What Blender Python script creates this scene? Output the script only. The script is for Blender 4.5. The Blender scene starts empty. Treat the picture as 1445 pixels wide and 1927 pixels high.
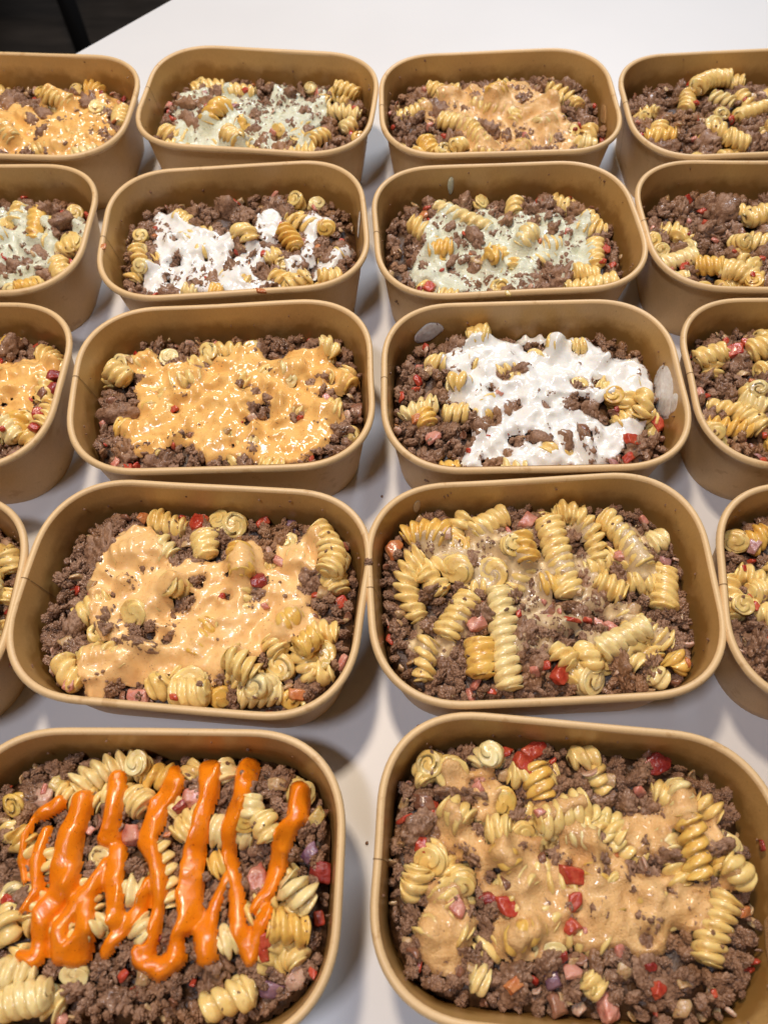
import bpy, bmesh, math, random
import numpy as np
from mathutils import Matrix, Vector, Euler

# ---------------------------------------------------------------- scene, camera, light
scene = bpy.context.scene
COL = scene.collection
MM = 0.001
RIM = 55.0                                    # height of a bowl's rim above the table, mm

cam_data = bpy.data.cameras.new('camera')
cam = bpy.data.objects.new('camera', cam_data)
COL.objects.link(cam)
cam_data.sensor_fit = 'VERTICAL'
cam_data.sensor_height = 36.0
cam_data.sensor_width = 27.0
cam_data.lens = 36.0 * 1540.14 / 1927.0
cam_data.clip_start = 0.01
cam_data.clip_end = 50.0
cam_data.dof.use_dof = True
cam_data.dof.focus_distance = 0.45
cam_data.dof.aperture_fstop = 11.0
rx, ry, rz = (0.999849, 0.012527, -0.012012), (-0.004869, 0.866782, 0.498664), (0.016658, -0.49853, 0.866712)
M = Matrix(((rx[0], ry[0], rz[0], 0), (rx[1], ry[1], rz[1], 0), (rx[2], ry[2], rz[2], 0.41995), (0, 0, 0, 1)))
cam.matrix_world = M
scene.camera = cam

world = bpy.data.worlds.new('World')
scene.world = world
world.use_nodes = True
wn = world.node_tree.nodes
wn['Background'].inputs[0].default_value = (0.95, 0.96, 1.0, 1)
wn['Background'].inputs[1].default_value = 0.03

def area_lamp(name, loc, size, power, color, target=(0, 0.3, 0)):
    d = bpy.data.lights.new(name, 'AREA')
    d.shape = 'RECTANGLE'; d.size, d.size_y = size
    d.energy = power; d.color = color
    o = bpy.data.objects.new(name, d); COL.objects.link(o)
    o.location = loc
    v = Vector(target) - Vector(loc)
    o.rotation_euler = v.to_track_quat('-Z', 'Y').to_euler()
    return o

# ceiling lamps of the room: a warm one behind the table, cool tube fittings nearer
area_lamp('ceiling_lamp', (-0.235, 0.60, 1.46), (0.13, 0.15), 14, (1.0, 0.82, 0.63))
area_lamp('ceiling_lamp', (-0.34, -0.20, 1.50), (0.22, 0.12), 7.6, (0.86, 0.87, 1.0))
area_lamp('ceiling_lamp', (0.50, 1.75, 1.5), (0.6, 0.3), 22, (0.78, 0.87, 1.0), target=(0, .85, 0))

scene.view_settings.view_transform = 'Standard'
scene.view_settings.look = 'None'
scene.view_settings.exposure = 0.1
scene.view_settings.gamma = 1.0
scene.render.engine = 'CYCLES'

# ---------------------------------------------------------------- data: bowl places (mm, turn) and what lies in each
BOWLS = {
  '1L': (-103.3, 559.3, -0.089),
  '1R': (71.5, 555.3, 0.051),
  '2L': (-106.4, 424.0, 0.087),
  '2R': (69.1, 424.7, 0.068),
  '3L': (-99.5, 295.8, 0.058),
  '3R': (76.0, 297.2, 0.027),
  '4L': (-100.3, 166.4, -0.077),
  '4R': (71.2, 171.4, 0.058),
  '5R': (76.0, 42.2, -0.070),
  '5L': (-107.4, 37.0, -0.001),
  '1RR': (246.4, 554.1, 0.062),
  '1LL': (-279.0, 554.4, -0.047),
  '2LL': (-286.0, 424.9, -0.000),
  '2RR': (242.1, 427.1, -0.000),
  '3LL': (-276.4, 295.9, 0.001),
  '3RR': (248.7, 299.8, 0.001),
  '4RR': (243.1, 165.1, -0.075),
  '4LL': (-271.6, 158.3, 0.033),
  '5RR': (252.0, 40.0, 0.000),
}
FOOD = {
 '1LL': {
  'S': [[9.2,26.4,18.9,23.8,28.7,21.3],[67.3,22.2,68.2,12.6,69.0,3.1],[43.6,-32.3,51.8,-29.6,60.0,-26.9],[36.5,54.3,41.0,48.6,45.5,42.8],[-7.3,4.6,-3.4,7.2,0.4,9.7],[-54.2,30.4,-45.1,20.9,-35.9,11.5],[-44.1,-20.4,-34.3,-23.0,-24.4,-25.6],[-12.3,-12.9,-6.6,-18.7,-0.9,-24.6]],
  'E': [[-1.1,39.9,5.4],[49.5,19.8,6.5],[27.1,45.4,4.1],[-12.5,15.7,5.3],[-42.0,11.2,6.1]],
  'T': [[47.3,39.5,2.9,'d'],[63.8,49.3,3.3,'d'],[67.1,20.6,1.8,'o'],[-6.2,37.3,2.1,'r'],[66.0,2.9,1.6,'o']],
  'O': [[21.2,31.8,4.1,'p'],[60.3,-15.9,3.1,'t']],
  'M': [[46.7,59.9,9.4],[8.2,45.7,5.2],[11.6,-30.1,5.8],[-18.1,-6.9,4.0]],
  'P': [[[-93.2,22.1],[-62.6,36.7],[-31.0,36.3],[-18.6,36.8],[-10.6,30.5],[4.3,29.4],[6.7,39.6],[15.8,36.6],[29.2,37.1],[33.8,44.0],[46.5,42.9],[54.0,46.5],[70.3,38.8],[69.8,22.3],[59.6,21.9],[58.5,9.0],[69.4,-3.2],[63.6,-12.7],[61.8,-22.0],[46.5,-24.1],[37.8,-36.5],[-7.8,-41.4],[-69.6,-33.6]]],
  'H': [[16.0,20.1,5.3],[12.5,-30.1,5.1],[48.9,19.8,5.3],[-0.5,37.6,2.9],[73.6,9.6,3.6],[56.5,-3.7,2.4]],
  'sauce': 'orange',
 },
 '1L': {
  'S': [[-33.1,32.4,-21.6,30.5,-10.1,28.6],[50.6,38.3,62.5,38.2,74.4,38.0],[49.2,15.2,64.0,13.7,78.7,12.2],[-38.4,-13.5,-33.5,-2.8,-28.7,8.0],[41.2,-26.7,46.2,-20.2,51.2,-13.7],[-20.6,-27.4,-14.2,-32.2,-7.9,-36.9],[-61.4,-35.5,-54.9,-37.9,-48.4,-40.4],[61.7,-3.5,65.2,-0.0,68.8,3.4]],
  'E': [[-10.8,-11.2,6.7],[14.8,-15.2,5.9],[30.2,-18.5,6.2],[-57.6,42.2,3.7],[30.0,42.7,3.3],[75.0,-16.2,3.5]],
  'T': [[-15.7,25.5,2.8,'r'],[61.2,52.1,2.1,'r'],[68.3,15.5,2.4,'r'],[68.1,-7.6,2.7,'r'],[50.2,-13.8,2.3,'k'],[-23.2,-38.8,2.1,'r'],[-17.9,54.1,2.5,'o'],[-49.9,31.0,2.5,'p']],
  'O': [[-2.9,46.8,3.7,'t'],[-23.3,11.7,4.4,'p']],
  'M': [[-74.0,1.0,8.0],[-66.7,-29.8,7.8],[-13.3,58.0,7.3],[63.8,-20.2,7.7],[35.1,43.1,4.1],[-6.1,6.7,4.4],[46.6,34.0,3.6],[47.2,-27.7,3.9]],
  'P': [[[-70.8,30.9],[-48.9,36.1],[-37.0,28.7],[-33.8,44.2],[-17.3,45.6],[-11.4,35.9],[-0.3,20.2],[3.3,47.3],[10.9,51.3],[20.8,41.9],[35.4,26.4],[36.2,50.0],[40.8,53.8],[46.6,34.0],[47.7,11.2],[41.6,-2.0],[36.1,-5.6],[35.6,-15.0],[44.4,-8.0],[52.7,-10.5],[40.2,-32.8],[17.1,-34.8],[-9.0,-41.5],[-51.2,-45.1],[-60.1,-32.3],[-59.7,-16.9],[-68.0,1.5],[-69.8,17.6]]],
  'H': [[-33.7,-2.1,6.8],[-21.7,30.0,7.3],[-6.1,6.7,4.8],[-10.8,-11.2,4.3],[15.1,-16.7,4.7],[-14.5,-33.0,4.6],[1.5,-34.6,4.6],[33.8,37.9,3.3],[45.5,-1.7,3.9],[-45.4,9.8,2.4],[27.3,-24.9,3.1]],
  'sauce': 'green',
 },
 '1R': {
  'S': [[-42.7,-2.4,-33.0,-6.1,-23.3,-9.8],[-23.5,-11.4,-17.1,-22.6,-10.8,-33.9],[-42.7,27.3,-34.0,28.5,-25.4,29.7],[57.6,-29.0,65.2,-32.5,72.7,-36.0],[-53.9,-20.7,-51.5,-28.5,-49.1,-36.3],[-17.7,-35.0,-12.8,-39.1,-7.8,-43.1],[-34.6,-38.6,-31.4,-35.0,-28.2,-31.4],[17.2,-29.3,12.4,-36.6,7.6,-43.9],[27.1,-14.2,33.7,-9.8,40.3,-5.4],[-4.0,13.4,0.6,18.1,5.2,22.9],[38.9,14.3,44.1,14.8,49.3,15.4]],
  'E': [[13.7,-0.7,5.6],[53.2,-18.8,5.1],[57.6,-41.2,5.4],[-12.4,32.3,3.7],[-40.4,-37.7,3.9],[-73.0,-25.8,3.5],[31.1,-28.5,3.5],[-4.0,-34.2,3.9]],
  'T': [[-43.9,9.7,2.4,'r'],[-39.9,-18.4,2.4,'r'],[-6.9,-15.5,2.2,'r'],[18.2,-21.6,3.3,'k'],[34.1,-41.8,2.7,'o'],[-38.1,-27.8,2.3,'r'],[55.2,-18.9,1.8,'d']],
  'O': [[-11.0,13.8,3.6,'t'],[5.4,24.5,3.3,'t'],[19.2,-37.0,3.1,'p']],
  'M': [[-67.7,0.6,14.0],[-56.4,-12.7,9.9],[26.1,42.2,12.4],[11.7,25.9,12.3],[-5.3,20.1,10.2],[34.9,14.5,10.1],[-61.5,-31.1,5.9]],
  'P': [[[-57.8,14.8],[-43.5,30.7],[-28.5,36.7],[-11.7,39.1],[2.9,40.0],[13.1,37.7],[28.2,42.0],[36.5,26.2],[47.5,17.1],[49.2,0.6],[58.2,-6.4],[60.1,-19.2],[51.4,-37.3],[42.7,-42.9],[15.3,-44.4],[-19.4,-42.5],[-27.8,-26.8],[-35.6,-1.1],[-51.4,3.0]]],
  'H': [[-33.9,-4.4,4.4],[13.6,-1.3,2.4],[54.2,-18.9,2.8],[-43.9,9.7,2.0],[-7.0,-16.1,1.6]],
  'sauce': 'mixed',
 },
 '1RR': {
  'S': [[-20.7,32.6,-12.7,63.9,9.4,56.5],[9.4,56.5,15.1,53.5,20.9,50.4],[2.5,2.9,14.9,8.9,27.3,15.0],[-9.5,31.9,-2.5,26.3,4.6,20.8],[-67.6,-12.2,-57.0,-12.9,-46.5,-13.6],[-20.4,-11.5,-16.1,-18.1,-11.8,-24.6],[-15.5,-27.4,-7.9,-30.7,-0.4,-33.9],[20.9,-14.3,30.7,-11.8,40.5,-9.3],[36.1,17.0,42.7,11.6,49.3,6.3],[30.2,-30.4,38.4,-29.4,46.6,-28.4]],
  'E': [[-63.5,9.0,5.2],[-6.6,6.8,4.4],[18.0,-14.1,3.9],[-15.5,-3.9,3.6],[-2.7,-16.5,3.1]],
  'T': [[-23.8,22.7,3.6,'r'],[13.3,22.6,2.4,'r'],[1.6,11.1,2.4,'r'],[11.2,-9.8,2.4,'r'],[-69.7,-8.2,2.4,'r'],[14.9,33.6,1.6,'k']],
  'O': [[21.1,29.8,4.5,'t'],[-21.4,4.5,4.0,'t'],[-47.7,9.5,2.0,'t']],
  'M': [[-40.9,49.4,12.4],[-38.0,25.4,10.2],[-69.8,20.9,10.1],[-30.7,-4.5,11.9],[-28.1,-26.6,8.8],[6.9,-28.9,8.7],[-69.1,4.5,8.0]],
  'sauce': None,
 },
 '2LL': {
  'S': [[37.2,32.8,39.0,18.8,40.8,4.9],[25.3,38.1,24.0,30.2,22.7,22.2],[60.2,-13.3,63.7,-21.2,67.1,-29.0],[9.5,2.9,14.8,6.7,20.1,10.5],[8.3,-19.4,15.6,-20.6,22.9,-21.9],[41.9,-43.2,47.4,-40.8,52.8,-38.5]],
  'E': [[65.9,1.6,7.5],[19.7,19.6,4.7],[49.7,-36.2,6.2],[35.7,-42.0,5.8],[68.7,-24.3,3.8],[63.1,32.7,3.7]],
  'T': [[52.9,35.4,3.1,'r'],[68.3,-12.6,2.6,'r'],[76.6,-7.7,2.8,'o'],[75.5,18.7,1.8,'r'],[48.5,32.7,1.8,'d']],
  'O': [[58.0,-7.2,3.5,'t'],[75.4,-14.6,2.1,'t']],
  'M': [[53.2,23.5,7.3],[73.9,10.5,5.4],[61.6,-31.4,6.9],[28.7,-24.3,7.0],[39.4,36.8,4.6]],
  'P': [[[-22.8,28.9],[14.8,39.5],[21.5,42.2],[28.2,45.5],[41.2,44.9],[48.7,23.5],[57.6,2.9],[59.8,-19.4],[49.0,-21.9],[40.8,-38.5],[19.6,-36.2],[-7.1,-26.7]],[[61.9,20.8],[65.9,32.7],[75.9,23.4],[75.2,13.0],[68.6,10.5],[58.2,13.1]]],
  'H': [[37.8,27.4,6.2],[40.2,13.1,6.1],[21.0,32.8,4.4],[19.7,19.6,4.0],[29.9,-21.9,4.5],[36.9,-14.6,2.5]],
  'sauce': 'green',
 },
 '2L': {
  'S': [[29.5,12.5,34.0,3.2,38.4,-6.1],[52.9,-40.5,61.2,-38.6,69.5,-36.8],[32.6,-38.3,39.0,-36.5,45.4,-34.7],[43.6,-41.5,47.8,-41.9,52.0,-42.3],[-34.2,-35.9,-30.3,-38.0,-26.4,-40.1],[-17.2,-39.8,-13.0,-40.7,-8.7,-41.7],[25.3,-8.7,21.8,-12.0,18.3,-15.4],[0.6,11.2,5.1,5.7,9.6,0.2]],
  'E': [[36.7,43.7,6.2],[53.3,38.1,3.6],[58.3,11.2,6.0],[-65.8,3.1,4.2],[29.5,-18.9,2.8],[-66.8,17.2,2.5],[-62.3,-20.5,3.4],[0.7,3.5,3.9]],
  'T': [[-57.5,24.1,2.1,'r'],[16.6,-11.6,2.8,'r'],[28.2,20.4,1.8,'r'],[-5.9,-13.8,1.6,'r'],[-21.0,-26.5,1.4,'r'],[51.5,-4.7,2.4,'o'],[6.2,-15.6,1.7,'o'],[-57.0,16.3,1.8,'o']],
  'O': [[75.2,-20.4,4.5,'b'],[64.5,-28.0,2.4,'t'],[2.6,-4.2,3.5,'t']],
  'M': [[-64.6,35.2,7.2],[-70.8,22.7,7.1],[-70.7,-0.2,7.0],[-32.3,39.0,9.1],[-12.2,30.6,9.0],[11.1,46.0,9.1],[22.0,38.2,7.3],[32.8,26.5,8.1],[45.6,34.7,7.2],[0.4,29.4,8.1],[71.7,12.6,4.4],[71.8,-20.1,6.9],[-63.6,-25.1,6.8],[56.4,31.1,5.4],[53.5,1.4,3.5]],
  'P': [[[-61.1,37.6],[-54.2,42.3],[-43.2,40.0],[-35.4,27.4],[-24.4,18.5],[-11.8,12.3],[-6.6,18.3],[-3.7,3.9],[-5.1,-10.9],[0.9,-6.5],[11.3,0.1],[20.1,-3.2],[23.5,-8.5],[20.0,-15.6],[9.7,-19.5],[11.4,-24.5],[19.9,-32.4],[28.4,-37.9],[18.2,-45.2],[1.4,-43.7],[-59.4,-37.2],[-61.9,-25.3],[-57.6,-13.6],[-50.8,-13.0],[-52.9,-6.7],[-58.8,3.8],[-58.1,19.0]],[[13.0,33.6],[23.8,35.3],[29.2,26.9],[25.3,1.4],[18.3,2.0],[9.5,10.4],[11.2,23.2]],[[41.8,25.7],[49.2,34.4],[65.0,21.0],[66.5,15.7],[54.0,14.2],[51.8,4.1],[49.5,-13.3],[44.0,-25.0],[32.0,-26.3],[28.6,-16.3],[40.9,-10.0],[43.1,7.4]],[[65.9,2.8],[76.5,1.9],[72.4,-7.8],[66.6,-19.7],[61.2,-24.1],[53.8,-40.1],[47.2,-32.4],[51.1,-18.3],[56.5,-11.4],[63.8,-4.6]]],
  'H': [[-42.4,-8.9,3.8],[-46.8,-23.0,1.7],[-22.1,-7.0,1.6],[-42.5,9.9,1.2],[6.3,-30.1,2.4],[-32.5,-36.1,3.0],[-13.8,-40.1,3.0]],
  'sauce': 'white',
 },
 '2R': {
  'S': [[-39.8,39.6,-23.4,28.5,-7.0,17.5],[-50.4,-1.4,-42.0,-1.3,-33.6,-1.3],[35.5,-43.1,53.3,-39.9,71.1,-36.8],[61.2,-0.0,58.8,-11.4,56.4,-22.8],[59.8,25.6,62.6,20.6,65.5,15.7],[18.3,5.6,14.8,0.6,11.4,-4.4],[-12.2,-18.1,-9.2,-15.8,-6.2,-13.5],[-46.7,-41.6,-40.7,-42.8,-34.6,-44.1],[26.2,-2.8,31.7,-3.2,37.1,-3.6]],
  'E': [[-6.5,-37.1,5.6],[12.1,0.8,5.5],[-42.1,-11.0,3.6],[-9.5,-18.3,3.9],[-49.7,-25.5,4.3],[-8.5,44.4,3.8],[-16.5,24.1,3.3]],
  'T': [[31.0,43.0,4.2,'r'],[-52.2,-34.0,4.9,'r'],[-58.1,-34.8,2.5,'d'],[-42.5,-18.5,2.0,'r'],[66.7,-9.5,3.6,'r'],[61.0,-22.6,2.7,'r'],[68.1,-23.1,2.5,'r'],[-50.3,33.9,3.7,'o'],[43.8,9.1,2.0,'k'],[-21.9,-4.7,1.8,'o'],[23.9,-0.1,2.2,'o']],
  'O': [[-18.9,-13.8,5.0,'t'],[19.5,13.5,3.3,'t'],[26.4,22.5,3.3,'t']],
  'M': [[-67.2,19.6,10.2],[-70.3,1.3,10.9],[-71.3,-14.0,9.9],[-65.0,-27.0,8.9],[29.8,-26.0,8.9],[20.8,-37.7,8.8],[-18.8,46.5,5.3],[20.0,36.8,5.6],[52.8,34.4,5.6],[68.0,4.8,6.4],[-55.3,-17.7,4.5],[38.4,-17.8,4.5],[-27.1,11.4,3.7]],
  'P': [[[-53.0,24.0],[-43.5,35.7],[-26.1,40.0],[-16.8,38.0],[-8.7,43.0],[-1.5,39.7],[-0.9,28.5],[16.6,32.8],[27.4,29.3],[39.0,31.2],[45.6,25.2],[61.0,26.9],[58.4,2.8],[59.2,-12.9],[52.0,-22.5],[36.9,-26.5],[37.4,-34.0],[22.0,-30.4],[15.2,-39.8],[-1.2,-43.5],[-21.8,-39.7],[-44.8,-40.5],[-56.5,-32.4],[-64.8,-24.5],[-59.9,-7.2],[-53.3,7.9]],[[-20.3,68.3],[-14.5,67.9],[-15.0,54.8],[-19.8,55.2]]],
  'H': [[-20.0,25.8,5.2],[-12.2,20.6,4.4],[-42.3,-3.3,5.4],[-18.9,-13.8,6.1],[23.9,-0.1,2.5],[-10.4,-18.2,3.2],[-6.5,-37.1,4.2],[-37.2,-16.4,2.1],[25.3,-20.7,4.6],[23.9,18.6,3.7],[-28.3,8.8,2.6],[3.0,-19.2,2.1],[-52.2,-34.0,3.5]],
  'sauce': 'green',
 },
 '2RR': {
  'S': [[-70.1,-17.6,-59.5,-15.5,-48.8,-13.3],[-50.5,-22.7,-42.5,-25.2,-34.6,-27.7],[-34.8,-28.9,-25.3,-33.8,-15.8,-38.7],[-10.9,18.8,-3.0,21.5,5.0,24.2],[-12.0,0.3,-4.9,-0.4,2.1,-1.0],[-64.3,-31.4,-59.9,-31.4,-55.5,-31.4],[4.7,-21.4,12.4,-18.9,20.0,-16.4],[6.9,4.2,15.4,9.5,23.9,14.7],[4.2,-38.7,11.2,-38.7,18.1,-38.7]],
  'E': [[-72.1,4.3,4.4],[-52.5,-3.6,4.3],[-20.4,-44.0,4.5],[-47.9,-42.3,3.1],[-12.4,-22.7,3.5],[-17.8,-10.1,3.2],[-69.4,-7.5,2.9]],
  'T': [[-57.8,-23.9,3.4,'r'],[-58.6,-2.3,2.4,'r'],[-36.9,17.5,3.3,'r'],[-34.9,33.9,3.0,'r'],[-24.3,-11.3,2.1,'r'],[-46.8,35.3,1.9,'o'],[-6.9,-17.7,2.3,'r'],[-51.1,4.8,1.8,'d'],[-21.5,-41.1,1.4,'r']],
  'O': [[-28.2,29.7,3.3,'t'],[-14.8,4.2,2.9,'p'],[-68.3,-6.2,1.4,'y']],
  'M': [[-63.3,31.2,8.4],[-49.8,22.9,12.0],[-28.2,39.5,9.4],[-9.2,40.8,9.4],[-21.0,28.4,11.1],[-30.7,6.8,10.9],[-37.2,-8.8,10.8],[-49.4,-36.2,5.3],[-32.0,-18.9,5.3],[-6.2,-6.2,5.4],[-39.8,-41.1,4.4]],
  'sauce': None,
 },
 '3LL': {
  'S': [[77.1,-2.4,76.8,-13.3,76.5,-24.2],[49.8,-19.6,54.3,-24.2,58.9,-28.9],[55.6,-12.0,56.2,-19.1,56.7,-26.1],[64.5,-27.0,69.5,-30.6,74.5,-34.3],[25.5,20.4,31.1,17.4,36.7,14.4],[25.5,-3.4,31.7,-9.2,37.8,-14.9],[40.7,-26.2,45.0,-28.0,49.3,-29.8]],
  'E': [[35.6,43.4,3.9],[74.2,24.6,3.2],[23.4,41.3,4.9],[58.3,-16.8,2.8]],
  'T': [[69.8,16.9,5.7,'d'],[68.7,-13.9,3.7,'r'],[69.0,-23.3,3.7,'r'],[53.1,-27.0,2.4,'r'],[71.3,8.4,4.7,'d']],
  'O': [[62.0,-38.9,8.2,'p'],[66.3,2.5,4.1,'b'],[56.9,-42.5,4.5,'b']],
  'M': [[38.2,33.9,5.7],[49.5,0.5,3.1],[65.6,-14.9,3.1],[39.4,-14.9,6.2],[78.0,-29.7,3.8]],
  'P': [[[-9.7,20.4],[26.6,28.7],[33.1,28.7],[40.6,27.7],[46.1,28.3],[46.6,32.9],[67.6,32.9],[72.5,28.7],[71.9,20.5],[63.9,20.5],[63.4,8.4],[58.9,0.5],[62.3,-7.2],[55.4,-11.1],[46.6,-13.0],[-0.9,-9.3]]],
  'H': [[44.0,-2.4,1.9],[48.0,0.5,1.3]],
  'sauce': 'orange',
 },
 '3L': {
  'S': [[-73.2,23.0,-66.0,19.1,-58.9,15.2],[54.2,40.8,58.7,41.6,63.1,42.5],[65.8,11.3,73.0,9.4,80.1,7.5],[19.9,-49.1,26.9,-49.2,33.8,-49.3],[-58.5,33.5,-53.1,35.3,-47.7,37.0],[57.4,35.4,60.2,32.6,62.9,29.8],[31.2,19.2,38.3,20.9,45.4,22.5],[-64.0,-14.6,-58.5,-15.8,-53.1,-17.1],[51.6,-9.5,58.5,-9.9,65.4,-10.3],[-34.6,14.8,-25.2,15.3,-15.9,15.8]],
  'E': [[-13.9,35.2,5.8],[-37.9,34.4,5.5],[-9.9,-4.2,4.9],[2.4,-5.9,6.2],[14.9,-33.6,5.4],[13.1,40.0,4.8],[34.5,11.0,5.6],[-45.3,-4.2,4.6],[74.8,-30.5,3.3],[57.2,13.8,4.4],[0.4,-26.5,3.6],[-67.9,31.9,3.2],[24.7,-37.8,3.9],[-41.1,-15.8,4.0]],
  'T': [[-32.2,-4.5,2.8,'r'],[-54.5,-44.6,4.4,'r'],[-61.5,-41.2,3.6,'k'],[0.1,-49.3,2.1,'o'],[-34.8,-10.0,1.5,'k'],[8.3,-16.6,1.5,'r'],[57.8,-4.1,2.8,'k']],
  'O': [[73.8,-11.7,6.1,'b'],[-37.8,-35.3,3.0,'y'],[-60.2,34.2,4.8,'t'],[0.3,-24.6,3.0,'t'],[-21.6,-22.5,2.4,'b']],
  'M': [[-63.2,47.4,7.3],[-45.2,44.3,6.5],[-24.3,45.2,7.3],[-11.2,42.4,5.7],[0.2,41.7,4.8],[-69.1,2.9,7.8],[-63.6,-5.1,6.2],[-69.9,-27.2,8.3],[-60.5,-31.4,7.5],[-28.9,-34.9,7.5],[-36.0,-38.1,5.9],[-16.3,-44.5,5.9],[66.6,-27.3,7.5],[58.9,-39.6,7.4],[50.0,-46.3,5.9],[-2.9,-47.0,5.2],[11.8,-47.8,5.9],[29.3,36.9,4.8],[66.2,32.8,5.6],[-32.7,-41.9,4.4],[16.4,-9.5,5.4],[20.1,19.9,3.2],[39.4,-13.6,4.0],[-23.4,11.2,2.8]],
  'P': [[[-65.8,34.9],[-52.9,41.5],[-45.4,38.0],[-42.0,27.4],[-26.5,31.7],[-18.8,24.1],[-5.8,33.7],[5.0,41.5],[14.6,44.1],[23.0,32.1],[34.1,36.7],[45.4,36.0],[55.0,38.7],[58.1,25.9],[67.6,21.3],[75.4,18.8],[80.7,10.5],[80.1,16.5],[76.8,10.7],[67.2,3.2],[51.7,2.1],[59.3,-6.1],[66.9,-12.3],[68.3,-18.0],[60.7,-21.4],[62.1,-27.0],[54.5,-37.6],[44.1,-46.0],[32.3,-47.1],[17.5,-44.5],[8.6,-42.3],[-1.9,-39.9],[-12.0,-43.0],[-18.7,-31.8],[-33.9,-29.2],[-39.2,-36.1],[-51.1,-35.5],[-55.1,-26.2],[-63.5,-18.4],[-61.3,-11.0],[-55.4,-9.4],[-53.6,2.0],[-56.2,12.0],[-52.5,21.9],[-60.9,26.4]]],
  'H': [[-37.9,34.4,4.2],[-24.2,11.3,3.1],[-32.7,-4.1,3.1],[-40.3,8.2,1.6],[7.0,12.5,3.5],[18.7,-9.6,5.5],[16.6,6.0,2.5],[36.8,9.5,1.4],[40.1,-13.7,4.0],[47.8,11.3,1.6],[-21.6,-22.5,1.7],[1.1,-24.6,2.1],[3.7,-31.6,1.3],[15.6,-30.9,1.5],[21.7,21.8,2.5],[55.5,2.9,1.9],[23.8,-0.3,2.5],[61.1,11.5,1.9],[12.1,-16.9,2.1]],
  'sauce': 'orange',
 },
 '3R': {
  'S': [[-33.3,48.9,-26.2,48.9,-19.1,49.0],[-49.6,-9.0,-42.9,-9.1,-36.3,-9.3],[-74.1,-11.3,-71.2,-5.0,-54.0,-1.0],[-61.3,-6.7,-60.3,-11.6,-59.4,-16.5],[31.2,37.4,34.6,38.4,38.0,39.4],[62.1,-17.4,63.1,-11.6,64.1,-5.8],[54.6,-1.6,55.1,-5.5,55.6,-9.5],[-19.1,-47.3,-12.4,-47.9,-5.7,-48.5],[-53.8,-46.5,-48.5,-46.6,-43.2,-46.7],[16.7,41.0,19.8,38.8,22.8,36.6],[-44.7,8.9,-40.6,10.3,-36.5,11.8]],
  'E': [[30.7,9.1,4.2],[23.8,31.2,3.9],[47.8,-4.4,3.1],[63.0,20.7,4.8],[62.6,8.3,4.5],[7.3,30.5,3.6],[-43.0,10.9,3.2]],
  'T': [[-63.7,15.9,3.9,'r'],[-57.1,-26.1,4.9,'k'],[72.1,-18.0,5.3,'r'],[54.4,-31.5,4.3,'r'],[51.9,-41.6,3.9,'r'],[-66.3,-13.4,3.1,'o'],[49.1,-11.3,2.2,'d'],[78.8,-15.9,2.5,'r'],[-78.0,-12.2,1.6,'o']],
  'O': [[29.3,-24.3,5.2,'b'],[69.6,-23.4,4.6,'y'],[-22.2,30.2,3.3,'p'],[44.5,-45.1,4.5,'p'],[-57.0,21.6,3.6,'t']],
  'M': [[-73.5,9.6,9.6],[-75.4,-0.4,7.9],[-53.8,19.4,8.1],[-44.1,19.2,6.5],[-71.3,-23.9,9.3],[-74.3,-20.0,7.8],[-65.4,-33.4,7.7],[-41.8,-22.7,8.5],[-33.4,-13.3,6.3],[62.1,-40.0,9.1],[74.4,-31.0,6.9],[7.0,59.0,3.7],[-10.2,18.3,6.5],[6.7,40.2,4.1],[27.5,-2.9,6.3],[42.3,-9.2,6.3],[-9.8,-28.1,6.1],[1.1,-27.5,5.4],[14.0,-48.0,4.5],[-24.9,-44.4,4.5],[-53.5,-39.2,6.1],[-7.5,-4.1,3.5],[43.7,10.8,3.5],[-20.7,8.3,2.9],[-21.0,-15.5,4.7],[44.5,38.2,3.6]],
  'P': [[[-53.1,34.2],[-38.0,40.2],[-30.9,46.6],[-19.2,47.4],[-4.1,48.1],[3.3,55.7],[11.7,55.5],[17.5,47.6],[23.6,43.0],[30.0,53.9],[36.2,50.4],[46.7,42.5],[49.4,38.0],[61.1,29.2],[70.2,34.3],[75.4,26.7],[76.0,12.1],[75.8,1.9],[68.4,-3.9],[64.4,0.2],[51.7,0.5],[49.2,-5.4],[40.1,-3.2],[20.1,1.3],[31.1,-10.9],[38.4,-14.9],[44.0,-18.9],[55.2,-17.3],[63.8,-21.3],[61.0,-28.8],[49.3,-34.2],[45.1,-41.5],[33.5,-48.5],[23.0,-48.2],[14.4,-44.4],[7.9,-47.9],[-2.8,-49.4],[-16.0,-45.5],[-22.9,-38.1],[-31.3,-48.8],[-40.4,-49.5],[-41.5,-43.2],[-36.1,-30.4],[-34.0,-22.8],[-29.3,-21.1],[-31.4,-7.4],[-37.3,-1.4],[-48.4,-0.1],[-46.5,4.9],[-36.7,8.7],[-37.8,16.9],[-47.2,21.3]]],
  'H': [[-11.8,18.4,4.8],[-5.1,20.3,3.9],[5.2,41.3,4.3],[9.9,39.0,3.3],[34.4,37.3,3.6],[30.8,10.1,3.8],[43.7,10.8,3.5],[25.8,-3.9,4.1],[32.2,-3.0,3.5],[42.3,-9.2,4.7],[-20.7,8.3,2.2],[-7.5,-4.1,2.8],[-22.5,-14.5,4.1],[-9.8,-28.1,4.3],[-0.4,-27.4,4.3],[30.8,-24.4,3.7],[10.7,-4.5,1.9],[8.1,-33.2,3.1],[-26.4,-43.5,3.6],[19.2,-36.3,1.8],[-15.1,-36.4,1.8],[-29.1,25.1,1.3]],
  'sauce': 'white',
 },
 '3RR': {
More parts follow.
